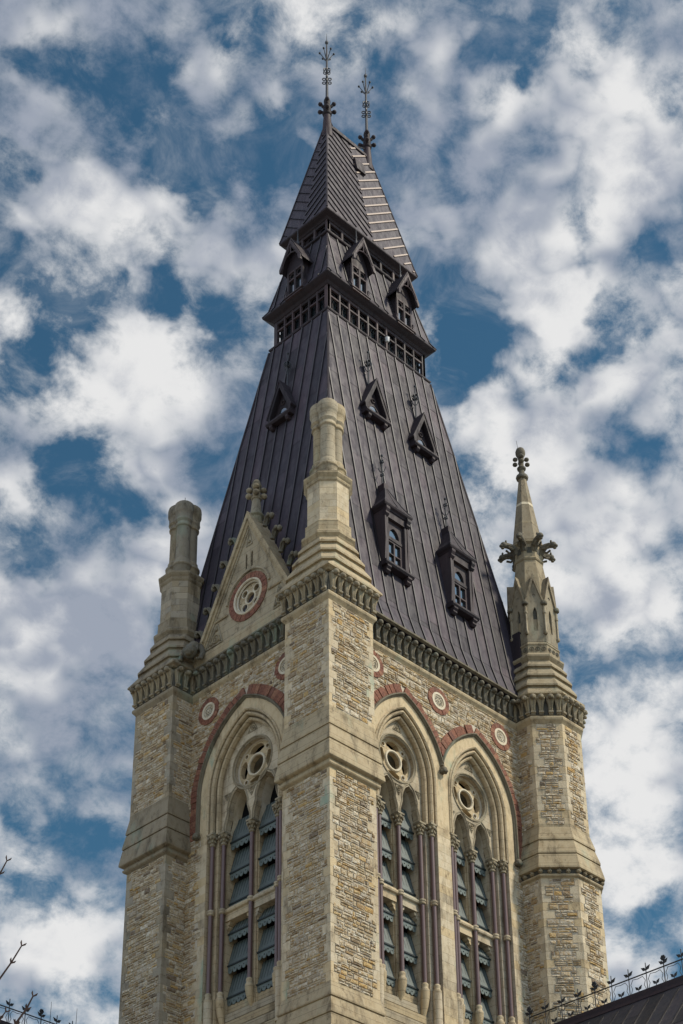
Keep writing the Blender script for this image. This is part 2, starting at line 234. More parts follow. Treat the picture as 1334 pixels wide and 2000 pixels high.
# ------------------------------------------------------------------ mesh building
class Fr:
    """a wall's own frame: u to the right seen from outside, d into the wall, z up"""
    def __init__(s, o, n):
        s.o = o; l = math.hypot(*n); s.D = (-n[0] / l, -n[1] / l); s.U = (s.D[1], -s.D[0])
    def __call__(s, u, d, z): return (s.o[0] + s.U[0] * u + s.D[0] * d, s.o[1] + s.U[1] * u + s.D[1] * d, z)
    def mat(s, u, d, z):
        p = s(u, d, z)
        return Matrix(((s.U[0], s.D[0], 0, p[0]), (s.U[1], s.D[1], 0, p[1]), (0, 0, 1, p[2] + ZS), (0, 0, 0, 1)))
ID = Fr((0, 0), (0, -1))
class MB:
    def __init__(s): s.v = []; s.f = []; s.s = []
    def add(s, vs, fs, smooth=False):
        k = len(s.v); s.v += [tuple(v) for v in vs]; s.f += [tuple(i + k for i in f) for f in fs]; s.s += [smooth] * len(fs); return s
    def box(s, fr, u0, u1, d0, d1, z0, z1):
        p = [fr(u, d, z) for z in (z0, z1) for (u, d) in ((u0, d0), (u1, d0), (u1, d1), (u0, d1))]
        return s.add(p, [(0, 3, 2, 1), (4, 5, 6, 7), (0, 1, 5, 4), (1, 2, 6, 5), (2, 3, 7, 6), (3, 0, 4, 7)])
    def loft(s, rings, caps=True, smooth=False, closed=True):
        n = len(rings[0]); vs = [p for r in rings for p in r]; fs = []
        for i in range(len(rings) - 1):
            for j in range(n if closed else n - 1):
                a = i * n + j; b = i * n + (j + 1) % n; fs.append((a, b, b + n, a + n))
        if caps and closed: fs += [tuple(range(n))[::-1], tuple((len(rings) - 1) * n + j for j in range(n))]
        return s.add(vs, fs, smooth)
    def prism(s, fr, poly, d0, d1, smooth=False):
        """polygon in (u, z), extruded from depth d0 to d1"""
        return s.loft([[fr(u, d0, z) for u, z in poly], [fr(u, d1, z) for u, z in poly]], True, smooth)
    def profile(s, fr, u0, u1, prof):
        """closed profile in (d, z) run along u"""
        return s.loft([[fr(u0, d, z) for d, z in prof], [fr(u1, d, z) for d, z in prof]])
    def lathe(s, c, prof, n=16, smooth=True, rot=0.0):
        s.loft([[(c[0] + r * math.cos(rot + 2 * PI * k / n), c[1] + r * math.sin(rot + 2 * PI * k / n), z) for k in range(n)] for r, z in prof], True, smooth); return s
    def tube(s, pts, r, n=8, smooth=True):
        pts = [Vector(p) for p in pts]; rs = r if isinstance(r, (list, tuple)) else [r] * len(pts); rings = []
        t0 = (pts[1] - pts[0]).normalized(); up = Vector((0, 0, 1)) if abs(t0.z) < .9 else Vector((1, 0, 0))
        x = t0.cross(up).normalized()
        for i, p in enumerate(pts):
            t = ((pts[min(i + 1, len(pts) - 1)] - pts[max(i - 1, 0)])).normalized()
            x = (x - t * x.dot(t)).normalized(); y = t.cross(x)
            rings.append([p + (x * math.cos(2 * PI * k / n) + y * math.sin(2 * PI * k / n)) * rs[i] for k in range(n)])
        return s.loft(rings, True, smooth)
    def ring(s, fr, u, d, z, Rr, r, n=24, m=6, sq=1.0):
        """torus standing in the wall plane"""
        vs = []; fs = []
        for i in range(n):
            a = 2 * PI * i / n
            for j in range(m):
                b = 2 * PI * j / m; q = Rr + r * math.cos(b)
                vs.append(fr(u + q * math.cos(a), d + r * sq * math.sin(b), z + q * math.sin(a)))
        for i in range(n):
            for j in range(m): fs.append((i * m + j, ((i + 1) % n) * m + j, ((i + 1) % n) * m + (j + 1) % m, i * m + (j + 1) % m))
        return s.add(vs, fs, True)
    def ball(s, c, r, n=10, m=6):
        rx_, ry_, rz_ = r if isinstance(r, tuple) else (r, r, r)
        vs = [(c[0], c[1], c[2] - rz_)]; fs = []
        for i in range(1, m):
            a = -PI / 2 + PI * i / m
            for k in range(n): b = 2 * PI * k / n; vs.append((c[0] + rx_ * math.cos(a) * math.cos(b), c[1] + ry_ * math.cos(a) * math.sin(b), c[2] + rz_ * math.sin(a)))
        vs.append((c[0], c[1], c[2] + rz_)); e = len(vs) - 1
        for k in range(n):
            fs.append((0, 1 + (k + 1) % n, 1 + k)); fs.append((e, e - n + k, e - n + (k + 1) % n))
            for i in range(m - 2): a = 1 + i * n; fs.append((a + k, a + (k + 1) % n, a + n + (k + 1) % n, a + n + k))
        return s.add(vs, fs, True)
    def plate(s, fr, outer, holes, d0, d1):
        """flat plate with holes: outlines in (u, z)"""
        loops = [outer] + list(holes); flat = [p for l in loops for p in l]; n = len(flat)
        tris = tessellate_polygon([[Vector((u, z, 0)) for u, z in l] for l in loops])
        vs = [fr(u, d0, z) for u, z in flat] + [fr(u, d1, z) for u, z in flat]
        fs = [tuple(t) for t in tris] + [tuple(i + n for i in t[::-1]) for t in tris]; k = 0
        for l in loops:
            for i in range(len(l)): a = k + i; b = k + (i + 1) % len(l); fs.append((a, b, b + n, a + n))
            k += len(l)
        return s.add(vs, fs)
    def build(s, name, m, parent=None, label=None, local=None, sharp=35):
        me = bpy.data.meshes.new(name); dz = 0 if local is not None else ZS
        me.from_pydata([(x, y, z + dz) for x, y, z in s.v], [], s.f)
        me.polygons.foreach_set('use_smooth', s.s)
        b = bmesh.new(); b.from_mesh(me); bmesh.ops.recalc_face_normals(b, faces=b.faces); b.to_mesh(me); b.free()
        if any(s.s): me.set_sharp_from_angle(angle=R(sharp))
        me.materials.append(m if not isinstance(m, str) else M[m])
        o = bpy.data.objects.new(name, me); COL.objects.link(o)
        if local is not None: o.matrix_world = local
        if parent is not None: attach(o, parent)
        if label: o['label'] = label
        return o
BASE = {}
def build_multi(name, pieces, parent):
    """one mesh object out of several pieces that differ in material"""
    mb = MB(); idx = []
    for i, (q, m) in enumerate(pieces): mb.add(q.v, q.f); mb.s[-len(q.f):] = q.s; idx += [i] * len(q.f)
    o = mb.build(name, pieces[0][1], parent)
    for q, m in pieces[1:]: o.data.materials.append(M[m])
    o.data.polygons.foreach_set('material_index', idx); return o
def attach(o, p):
    # thing > part > sub-part and no further
    while p.parent is not None and p.parent.parent is not None: p = p.parent
    o.parent = p
    # every part's mesh is modelled in place; undo the offset of the thing's base
    o.matrix_parent_inverse = Matrix.Translation(-Vector(BASE.get(p.name, (0, 0, 0))))
def copy_at(src, mw, parent):
    c = src.copy(); COL.objects.link(c); c.matrix_world = mw; attach(c, parent); return c
def tag(o, label, cat, group=None, kind=None):
    if label: o['label'] = label
    if cat: o['category'] = cat
    if group: o['group'] = group
    if kind: o['kind'] = kind
    return o
def thing(name, loc, label, cat, group=None):
    o = bpy.data.objects.new(name, None); COL.objects.link(o); o.location = loc; o.empty_display_size = .5
    BASE[o.name] = tuple(loc); return tag(o, label, cat, group)
def empty_part(name, parent):
    o = bpy.data.objects.new(name, None); COL.objects.link(o); o.empty_display_size = .3; attach(o, parent); return o

# masonry
def rubble(mb, fr, u0, u1, z0, z1, bound=None, skip=None, d=0.0):
    z = z0
    while z < z1 - .02:
        h = min(random.choice((.08, .10, .12, .14, .16, .19, .22)), z1 - z)
        if z1 - z - h < .07: h = z1 - z
        a, b = (u0, u1) if bound is None else bound(z + h / 2)
        u = a
        while u < b - .01:
            w = random.uniform(.12, .24) if random.random() < .35 else random.uniform(.22, .50)
            if b - u - w < .11: w = b - u
            if h > .15 and random.random() < .45:
                k = random.uniform(.4, .6) * h; parts = [(z, k), (z + k, h - k)]
            else: parts = [(z, h)]
            for zz, hh in parts:
                if not (skip and skip(u + w / 2, zz + hh / 2)): stone(mb, fr, u, u + w, zz, zz + hh, d)
            u += w
        z += h
def stone(mb, fr, u0, u1, z0, z1, d, g=.0048):
    u0 += g; u1 -= g; z0 += g; z1 -= g
    q = d - random.uniform(-.004, .028); i = min(.018, (u1 - u0) * .2, (z1 - z0) * .2)
    j = lambda: random.uniform(-.007, .007)
    back = [fr(u, d + .06, z) for u, z in ((u0, z0), (u1, z0), (u1, z1), (u0, z1))]
    fc = [(u0 + i + j(), z0 + i + j()), (u1 - i + j(), z0 + i + j()), (u1 - i + j(), z1 - i + j()), (u0 + i + j(), z1 - i + j())]
    front = [fr(u, q + j(), z) for u, z in fc]
    um = u0 + (u1 - u0) * random.uniform(.3, .7); zm = z0 + (z1 - z0) * random.uniform(.3, .7)
    mb.add(back + front + [fr(um, q - random.uniform(.0, .032), zm)],
           [(0, 1, 5, 4), (1, 2, 6, 5), (2, 3, 7, 6), (3, 0, 4, 7), (4, 5, 8), (5, 6, 8), (6, 7, 8), (7, 4, 8)])
def ashlar(mb, fr, u0, u1, z0, z1, hh=.3, ww=.55, d=0.0, g=.004):
    n = max(1, round((z1 - z0) / hh)); h = (z1 - z0) / n
    for k in range(n):
        m = max(1, round((u1 - u0) / ww + random.uniform(-.4, .4))); cuts = [u0]
        for i in range(1, m): cuts.append(u0 + (u1 - u0) * (i + random.uniform(-.2, .2)) / m)
        cuts.append(u1)
        for a, b in zip(cuts, cuts[1:]): mb.box(fr, a + g, b - g, d - random.uniform(0, .004), d + .06, z0 + k * h + g, z0 + (k + 1) * h - g)
def arc_pts(hw, Rr, zs, zb, n=14, k=0.0):
    """pointed arch outline of half width hw+k, from the left foot up to the apex and down; concentric offset k"""
    c = Rr - hw; rr = Rr + k; a1 = math.acos(min(1, c / rr)); L = [(-(hw + k), zb)] if zb < zs else []
    left = [(c - rr * math.cos(a1 * i / n), zs + rr * math.sin(a1 * i / n)) for i in range(n + 1)]
    left[-1] = (0.0, left[-1][1])
    L += left
    return L + [(-u, z) for u, z in L[-2::-1]]
def circ(u, z, r, n=28, a0=0.0): return [(u + r * math.cos(a0 + 2 * PI * k / n), z + r * math.sin(a0 + 2 * PI * k / n)) for k in range(n)]
def sweep_arch(mb, fr, uc, hw, Rr, zs, zb, prof, n=14, smooth=False, clip=None):
    """closed profile of (offset, depth) swept round the arch"""
    lines = [arc_pts(hw, Rr, zs, zb, n, o) for o, d in prof]; m = len(lines[0])
    rings = []
    for i in range(m): rings.append([fr(uc + lines[k][i][0], prof[k][1], lines[k][i][1]) for k in range(len(prof))])
    if clip: rings = [r for i, r in enumerate(rings) if clip(uc + lines[0][i][0], lines[0][i][1])]
    if len(rings) > 1: mb.loft(rings, True, smooth)

# ------------------------------------------------------------------ ground
g = MB(); n = 64
g.loft([[(2500 * math.cos(2 * PI * k / n), 2500 * math.sin(2 * PI * k / n), z) for k in range(n)] for z in (-2.2, -ZS)])
tag(g.build('ground', 'ground'), None, None, None, 'structure')

# ------------------------------------------------------------------ the tower: measured outline
A, B, W, Pj = 6.835, 5.373, 2.251, 1.0         # half lengths to the pier corners, pier width, projection of the piers
YW, XW = -B + Pj, -A + Pj                       # wall planes
RW = Fr((0, YW), (0, -1)); LW = Fr((XW, 0), (-1, 0))
T = thing('bell_tower', (0, 0, 0), 'sandstone bell tower with steep dark metal roof, arched belfry openings and corner turret', 'tower')

QH = .34                                        # height of a quoin course
def qlen(k, side): return ((.34, .17), (.46, .20), (.28, .14), (.38, .24), (.30, .12))[(k * 7 + side * 3) % 5][(k + side) % 2]

# --- wall cores (mortar behind the stones) with the openings cut out
WINS = {'R': [(-1.99, 1.63, 2.92, 35.2), (1.99, 1.63, 2.92, 35.2)], 'L': [(0.0, 2.0, 3.18, 35.1)]}
ZB = 24.25                                       # bottom of the openings
def win_outline(w, k): return [(w[0] + u, z) for u, z in arc_pts(w[1], w[2], w[3], ZB, 14, k)]
core = MB()
core.plate(RW, [(-6, -ZS), (6, -ZS), (6, 40.9), (-6, 40.9)], [win_outline(w, .02) for w in WINS['R']], .012, .55)
core.plate(LW, [(-4.5, -ZS), (4.5, -ZS), (4.5, 40.9), (-4.5, 40.9)], [win_outline(w, .02) for w in WINS['L']], .012, .55)
wall = core.build('wall', 'mortar', T)
bk = MB(); bk.box(ID, 5.0, 5.7, YW + .6, 4.3, -ZS, 40.8); bk.box(ID, XW + .6, 5.0, 3.7, 4.37, -ZS, 40.8); bk.build('rear_wall', 'mortar', wall)
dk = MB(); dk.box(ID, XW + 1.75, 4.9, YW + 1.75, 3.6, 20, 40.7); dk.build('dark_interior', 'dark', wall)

def arch_out(w, k):
    """inside the arch outline grown by k?"""
    u0, hw, Rr, zs = w; c = Rr - hw
    def f(u, z):
        x = abs(u - u0)
        if z < ZB: return False
        if z <= zs: return x < hw + (k if z > 33.4 else .42)
        return math.hypot(x + c, z - zs) < Rr + k
    return f
def skipper(ws, rounds):
    fs = [arch_out(w, .88) for w in ws]
    return lambda u, z: any(f(u, z) for f in fs) or any(math.hypot(u - a, z - b) < .55 for a, b in rounds)
ROUND_R = [(-3.60, 39.0), (0.0, 39.0), (3.60, 39.0)]; ROUND_L = [(-2.13, 38.92), (2.13, 38.92)]
rb = MB(); rubble(rb, RW, -4.62, 4.70, 21.5, 39.84, None, skipper(WINS['R'], ROUND_R)); rb.build('rubble_facing', 'rubble', wall)
rb = MB(); rubble(rb, LW, -3.16, 3.16, 21.5, 39.84, None, skipper(WINS['L'], ROUND_L)); rb.build('rubble_facing', 'rubble', wall)
# dressed pier stones beside and between the openings, up to the hood moulds
for ws, fr in ((WINS['R'], RW), (WINS['L'], LW)):
    for u0, hw, Rr, zs in ws:
        for s in (-1, 1):
            js = MB(); k = 0; z = 21.5
            while z < 33.35:
                wd = (.36, .58)[k % 2] if fr is LW or s * u0 > 0 else .36
                a, b = sorted((u0 + s * hw, u0 + s * (hw + wd)))
                js.box(fr, a + .003, b - .003, -.012 - random.uniform(0, .004), .3, z + .003, min(z + QH, 33.4) - .003); z += QH; k += 1
            js.build('dressed_jamb', 'quoin', wall)

# ------------------------------------------------------------------ belfry openings
def lancet(uc, hw, zs, za, n=9):
    """cusped lancet outline from the left foot over the apex to the right foot"""
    h = za - zs; L = []
    for i in range(n + 1):
        t = i / n; x = hw * math.sqrt(max(0, 1 - t ** 1.75))
        z = zs + h * t
        if t > .38: x = min(x, hw * (1.02 - .0 * t)); 
        # cusp: a notch about a third of the way up
        x -= hw * .16 * math.exp(-((t - .40) / .07) ** 2)
        L.append((uc - max(x, 0.0), z))
    L[-1] = (uc, za)
    return L + [(2 * uc - u, z) for u, z in L[-2::-1]]
def column(mb_shaft, mb_stone, fr, u, d, z0, z1, r=.085, foot='round', ringz=30.2):
    x, y, _ = fr(u, d, 0)
    mb_shaft.lathe((x, y), [(r, z0 + .1), (r, z1 - .4)], 12)
    mb_stone.lathe((x, y), [(r * 1.0, ringz - .14), (r * 1.55, ringz - .11), (r * 1.62, ringz - .06), (r * 1.3, ringz - .03), (r * 1.62, ringz), (r * 1.55, ringz + .06), (r, ringz + .09)], 12)
    mb_stone.lathe((x, y), [(r * 1.0, z0 + .16), (r * 1.35, z0 + .13), (r * 1.5, z0 + .07), (r * 1.3, z0 + .02), (r * 1.4, z0 - .04), (r * 1.85, z0 - .10), (r * 1.9, z0 - .17), (r * 1.6, z0 - .22)], 12)
def capital(fr, u, d, z1, r, parent):
    mb = MB(); x, y, _ = fr(u, d, 0)
    mb.lathe((x, y), [(r, z1 - .52), (r * 1.45, z1 - .49), (r * 1.45, z1 - .45), (r * 1.05, z1 - .42), (r * 1.25, z1 - .25), (r * 1.9, z1 - .10), (r * 2.1, z1 - .06)], 12)
    for k in range(8):
        a = 2 * PI * (k + .5) / 8; q = r * (2.15 if k % 2 else 1.9)
        mb.ball((x + q * math.cos(a), y + q * math.sin(a), z1 - .19), (.055, .055, .06), 7, 5)
        mb.ball((x + r * 1.5 * math.cos(a + .4), y + r * 1.5 * math.sin(a + .4), z1 - .33), (.04, .04, .06), 6, 4)
    mb.box(fr, u - r * 2.0, u + r * 2.0, d - r * 2.0, d + r * 2.2, z1 - .07, z1 + .0)
    return mb.build('capital', 'carve', parent)
def louver(fr, u0, u1, zl, ztop, d0, d1, parent):
    """one sloping boarded louvre with battens and a scalloped apron below its lip"""
    mb = MB(); th = .035
    mb.profile(fr, u0, u1, [(d0, zl), (d1, ztop), (d1 + .03, ztop - .03), (d0 + .03, zl - .05)])
    bt = MB(); nb = max(3, round((u1 - u0) / .15)); sl = (ztop - zl) / (d1 - d0)
    for k in range(nb + 1):
        u = u0 + (u1 - u0) * k / nb
        bt.profile(fr, u - .014, u + .014, [(d0 + .01, zl + .03), (d1, ztop + .022), (d1, ztop - .01), (d0 + .01, zl)])
    bt.profile(fr, u0, u1, [(d0 - .035, zl + .035), (d0 + .02, zl + .05), (d0 + .03, zl - .02), (d0 - .03, zl - .02)])
    ap = MB(); ns = max(3, round((u1 - u0) / .225)); sw = (u1 - u0) / ns; outl = [(u0, zl - .02)]; holes = []
    for k in range(ns):
        c = u0 + sw * (k + .5)
        for i in range(7): a = PI + PI * i / 6; outl.append((c + sw * .46 * math.cos(a), zl - .16 + sw * .60 * math.sin(a)))
        holes.append(circ(c, zl - .15, .03, 8))
    outl.append((u1, zl - .02))
    ap.plate(fr, outl, holes, d0 + .01, d0 + .04)
    return build_multi('louver', [(mb, 'louver'), (bt, 'louver_dark'), (ap, 'apron')], parent)
def trefoil(mb, fr, u, z, s, d, ang=-PI / 2):
    """carved spandrel: sunk triangle with a raised rosette"""
    tri = [(u + 1.75 * s * math.cos(ang + 2 * PI * k / 3), z + 1.75 * s * math.sin(ang + 2 * PI * k / 3)) for k in range(3)]
    for k in range(3):
        p, q = tri[k], tri[(k + 1) % 3]; mb.tube([fr(p[0], d, p[1]), fr(q[0], d, q[1])], .018, 5)
    mb.ring(fr, u, d, z, s * .52, s * .14, 12, 5); mb.ball(fr(u, d - .01, z), s * .24, 7, 5)
    for k in range(3): a = ang + 2 * PI * k / 3; mb.ball(fr(u + s * 1.05 * math.cos(a), d, z + s * 1.05 * math.sin(a)), s * .22, 6, 4)
def belfry(fr, w):
    uc, hw, Rr, zs = w; e = hw - 1.63                    # e widens everything for the broader opening
    win = empty_part('belfry_opening', T)
    # red sandstone voussoirs
    vo = MB(); o0, o1 = .53, .91 + e * .15; cc = Rr - hw
    def clip(u, z): return not (fr is RW and ((uc < 0 and u > -.012) or (uc > 0 and u < .012)))
    for s in (-1, 1):
        rm = Rr + .72; a1 = math.acos(cc / (Rr + o0)); L = rm * a1; nv = max(8, round(L / .235))
        segs = [(a1 * i / nv, a1 * (i + 1) / nv) for i in range(nv)]
        for i, (p, q) in enumerate(segs):
            g_ = .010 / rm; p += g_; q -= g_; t = -.025 - random.uniform(0, .055); poly = []
            for r_, a in ((Rr + o0, p), (Rr + o1, p), (Rr + o1, q), (Rr + o0, q)):
                poly.append((uc + s * (r_ * math.cos(a) - cc), zs + r_ * math.sin(a)))
            poly = [(max(min(u, uc if s < 0 else 99), uc if s > 0 else -99), z) for u, z in poly]
            if fr is RW: poly = [(min(u, -.008) if uc < 0 else max(u, .008), z) for u, z in poly]
            if max(u for u, z in poly) - min(u for u, z in poly) < .03: continue
            vo.prism(fr, poly, t, .2)
        if fr is LW or s * uc > 0:
            z = 33.5
            while z < zs - .05:
                h = min(.27, zs - z); a, b = sorted((uc + s * (hw + o0), uc + s * (hw + o1))); vo.box(fr, a, b, -.03 - random.uniform(0, .03), .2, z + .006, z + h - .006); z += h
    vo.build('red_voussoir', 'red', win)
    # hood mould, dark with weather
    hm = MB(); sweep_arch(hm, fr, uc, hw, Rr, zs, 33.6, [(.41, -.02), (.43, -.08), (.46, -.09), (.48, -.15), (.52, -.15), (.545, -.09), (.545, .05), (.41, .05)], 14, False, clip)
    hm.build('hood_mould', 'sooty', win)
    for s in (-1, 1):
        hb = MB()
        if fr is LW or s * uc > 0: p = fr(uc + s * (hw + .49), -.12, 33.52)
        elif s > 0: p = fr(0, -.14, 35.86)
        else: continue
        hb.ball(p, (.15, .15, .15), 10, 7)
        for k in range(6): a = 2 * PI * k / 6; hb.ball((p[0] + .10 * math.cos(a), p[1] + .10 * math.sin(a), p[2] - .06), .07, 7, 5)
        hb.build('hood_stop', 'sooty', win)
    # plain flat order between hood and mouldings, then the moulded arch
    fd = -.02 if uc <= 0 else -.016; fo = MB(); sweep_arch(fo, fr, uc, hw, Rr, zs, 33.38, [(.415, fd), (0.0, fd), (0.0, .3), (.415, .3 - fd)], 14, False); fo.build('arch_ring', 'quoin', win)
    am = MB(); sweep_arch(am, fr, uc, hw, Rr, zs, 33.38,
        [(.012, -.05), (-.03, -.08), (-.075, -.04), (-.06, .05), (-.10, .14), (-.13, .16), (-.115, .05), (-.15, -.01), (-.20, -.02), (-.245, .03), (-.25, .12), (-.215, .22), (-.25, .33), (-.285, .34), (-.275, .22), (-.305, .14), (-.35, .11), (-.40, .15), (-.42, .25), (-.40, .36), (-.40, .60), (.012, .60)], 16)
    am.build('arch_moulding', 'dress', win)
    # stepped jambs below the capitals
    jb = MB()
    for s in (-1, 1):
        st = [(uc + s * (hw - x), d) for x, d in ((-.004, .0), (0.0, .0), (0.0, .25), (.36, .25), (.36, .46), (.63, .46), (.63, 1.6), (-.004, 1.6))]
        jb.loft([[fr(u, d, z) for u, d in st] for z in (24.25, 33.4)])
    jb.build('stepped_jamb', 'dress', win)
    # tracery: two cusped lights under a rose
    ti = hw - .38; lw_ = (hw - .72) / 2 + .02; lc = lw_ + .10; zf = 33.36; za = 34.78 + e * .95; rr = .94 + e * .22; rz = 35.72 + e * .35
    full = arc_pts(hw, Rr, zs, zf, 14, -.38); outer = [(u, z) for u, z in full]
    base = lancet(lc, lw_, zf, za)[::-1] + lancet(-lc, lw_, zf, za)[::-1]
    tr = MB(); tr.plate(fr, [(uc + u, z) for u, z in outer + base], [circ(uc, rz, rr, 36)], .34, .62)
    to = tr.build('tracery', 'dress', win)
    td = MB()
    for c in (-lc, lc):
        L = lancet(c, lw_ + .05, zf, za + .09); td.tube([fr(uc + u, .335, z) for u, z in L], .032, 6)
        L = lancet(c, lw_ + .012, zf, za + .02); td.tube([fr(uc + u, .40, z) for u, z in L], .03, 6)
    td.ring(fr, uc, .34, rz, rr + .04, .04, 36, 6); td.ring(fr, uc, .38, rz, rr - .015, .03, 36, 6)
    trefoil(td, fr, uc, 34.45 + e * .8, .16 + e * .06, .33, -PI / 2); trefoil(td, fr, uc, rz + rr + .38 + e * .25, .15 + e * .06, .33, PI / 2)
    trefoil(td, fr, uc - hw * .66, 34.62 + e * .8, .11, .33); trefoil(td, fr, uc + hw * .66, 34.62 + e * .8, .11, .33)
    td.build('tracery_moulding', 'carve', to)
    so_ = MB()                                                        # deep plain soffits behind the two lights
    for c in (-lc, lc):
        L = lancet(c, lw_ + .01, 33.0, za + .01); L2 = [(u, z) for u, z in L]
        ins = [[fr(uc + u, d, z) for u, z in L2] for d in (.60, 1.05)]
        so_.loft(ins, False, False, False)
    so_.build('deep_soffit', 'pale', to)
    rs = MB(); q = rr * .43; holes = [circ(uc, rz, q * .90, 24)]
    for k in range(4):
        a = PI / 2 * k; pet = []
        for i in range(16): b = 2 * PI * i / 16; rho = rr * .67 + rr * .19 * math.cos(b); al_ = a + .56 * math.sin(b) * (1.0 if math.cos(b) > -.3 else .85); pet.append((uc + rho * math.cos(al_), rz + rho * math.sin(al_)))
        holes.append(pet); holes.append(circ(uc + rr * .78 * math.cos(a + PI / 4), rz + rr * .78 * math.sin(a + PI / 4), rr * .075, 10))
    rs.plate(fr, circ(uc, rz, rr + .01, 36), holes, .58, .78)
    ro = rs.build('rose', 'dress', to)
    rm_ = MB(); rm_.ring(fr, uc, .565, rz, q * .98, .055, 28, 6)
    rm_.ring(fr, uc, .60, rz, rr * .97, .05, 32, 6)
    for k in range(4): a = PI / 4 + PI / 2 * k; rm_.ring(fr, uc + rr * .78 * math.cos(a), .575, rz + rr * .78 * math.sin(a), rr * .10, .022, 12, 5)
    rm_.build('rose_moulding', 'pale', ro)
    bp = MB(); bp.prism(fr, circ(uc, rz, rr * .98, 24), 1.10, 1.15); bp.build('rear_panel', 'grime_step', ro)
    # colonnettes with capitals
    spots = [(uc - hw + .17, .12, 26.85), (uc - hw + .56, .33, 26.85), (uc, .40, 26.95), (uc + hw - .56, .33, 26.85), (uc + hw - .17, .12, 26.85)]
    for i, (u, d, z0) in enumerate(spots):
        sh = MB(); stn = MB(); column(sh, stn, fr, u, d, z0, 33.36)
        x, y, _ = fr(u, d, 0); r = .165
        low = 24.8 if i in (0, 4) else (25.4 if i != 2 else 25.9)
        if i in (0, 4): stn.lathe((x, y), [(r, z0 - .2), (r, low)], 12)
        else:
            rings = []
            for k in range(6):
                t = k / 5; z = z0 - .2 - (z0 - .2 - low) * t; q = r * (1 - t ** 2 * .95); dx = d + .22 * t ** 1.5
                rings.append([fr(u + q * math.cos(2 * PI * j / 12), dx + q * math.sin(2 * PI * j / 12), z) for j in range(12)])
            stn.loft(rings, True, True)
        build_multi('colonnette', [(sh, 'granite'), (stn, 'dress')], win); capital(fr, u, d, 33.40, .085, win)
    # mullion pier and transom
    mu = MB(); mu.box(fr, uc - .14, uc + .14, .52, 1.5, 24.5, 33.4); mu.box(fr, uc - .18, uc + .18, .60, 1.4, 25.2, 33.0); mu.build('mullion', 'dress', win)
    tp = MB()
    for s in (-1, 1):
        a, b = sorted((uc + s * .14, uc + s * (hw - .62)))
        tp.profile(fr, a, b, [(.44, 29.78), (.44, 30.06), (.36, 30.10), (.34, 30.16), (.36, 30.22), (.40, 30.24), (.48, 30.34), (.9, 30.40), (.9, 29.78)])
        for uu, v in ((a, 1), (b, -1)):                              # shouldered lintel ends
            tp.prism(fr, [(uu, 29.80), (uu + v * .20, 29.80), (uu + v * .17, 29.68), (uu + v * .10, 29.62), (uu + v * .10, 29.54), (uu, 29.46)], .50, .88)
    tp.build('transom', 'dress', win)
    # louvres
    lv = empty_part('louver_bank', win)
    lv.parent = win
    for s in (-1, 1):
        a, b = sorted((uc + s * .17, uc + s * (hw - .64)))
        for zl, zt in ((33.03, 34.10), (31.77, 32.80), (30.50, 31.52), (29.30, 29.78), (28.05, 29.05), (26.81, 27.80)):
            louver(fr, a, b, zl, zt, .58, .86 if zt - zl > .6 else .78, win)
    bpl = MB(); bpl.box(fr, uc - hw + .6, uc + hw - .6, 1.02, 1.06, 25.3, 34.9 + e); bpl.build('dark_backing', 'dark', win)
    # weathered sill of stepped courses
    sl = MB()
    steps = [(.62, 26.55), (.50, 26.18), (.38, 25.80), (.26, 25.42), (.14, 25.04), (.02, 24.66)]
    for k, (d, z) in enumerate(steps):
        d2 = d + .13; wide = hw - .64 if k < 2 else (hw - .37 if k < 4 else hw - .01)
        sl.profile(fr, uc - wide, uc + wide, [(d + .07, z - .36), (d + .07, z - .30), (d, z - .295), (d, z - .02), (d2, z + .06), (1.5, z + .06), (1.5, z - .36)])
    sl.build('stepped_sill', 'step', win)
    bpy.data.objects.remove(lv)
for w in WINS['R']: belfry(RW, w)
for w in WINS['L']: belfry(LW, w)

# ------------------------------------------------------------------ red and white roundels
def roundel(fr, u, z, style):
    o = MB(); n = 16
    for k in range(n):
        a0, a1 = 2 * PI * k / n + .012, 2 * PI * (k + 1) / n - .012; t = -.03 - random.uniform(0, .02); am_ = (a0 + a1) / 2
        o.prism(fr, [(u + r * math.cos(a), z + r * math.sin(a)) for r, a in ((.37, a0), (.58, a0), (.585, am_), (.58, a1), (.37, a1), (.37, am_))], t, .15)
    ro = o.build('roundel', 'red', T)
    p = MB(); p.plate(fr, circ(u, z, .368, 28), [circ(u, z, .27, 28)], -.05, .15); p.build('pale_ring', 'pale', ro)
    d = MB(); d.prism(fr, circ(u, z, .268, 24), -.0, .15); d.build('sunk_field', 'sooty', ro)
    s = MB(); s.ring(fr, u, -.01, z, .235, .02, 20, 5); s.ball(fr(u, -.02, z), .05, 7, 5); s.ring(fr, u, -.01, z, .09, .022, 14, 5)
    if style:
        for k in range(8):
            a = 2 * PI * k / 8; s.tube([fr(u + .10 * math.cos(a), -.01, z + .10 * math.sin(a)), fr(u + .22 * math.cos(a), -.01, z + .22 * math.sin(a))], .016, 5)
            s.ball(fr(u + .185 * math.cos(a + .39), -.015, z + .185 * math.sin(a + .39)), .030, 6, 4)
    else: s.ring(fr, u, -.01, z, .16, .03, 18, 5); s.ball(fr(u + .05, -.02, z - .1), .05, 6, 4)
    s.build('rosette', 'pale', ro)
for i, (u, z) in enumerate(ROUND_R): roundel(RW, u, z, i < 2)
for u, z in ROUND_L: roundel(LW, u, z, True)

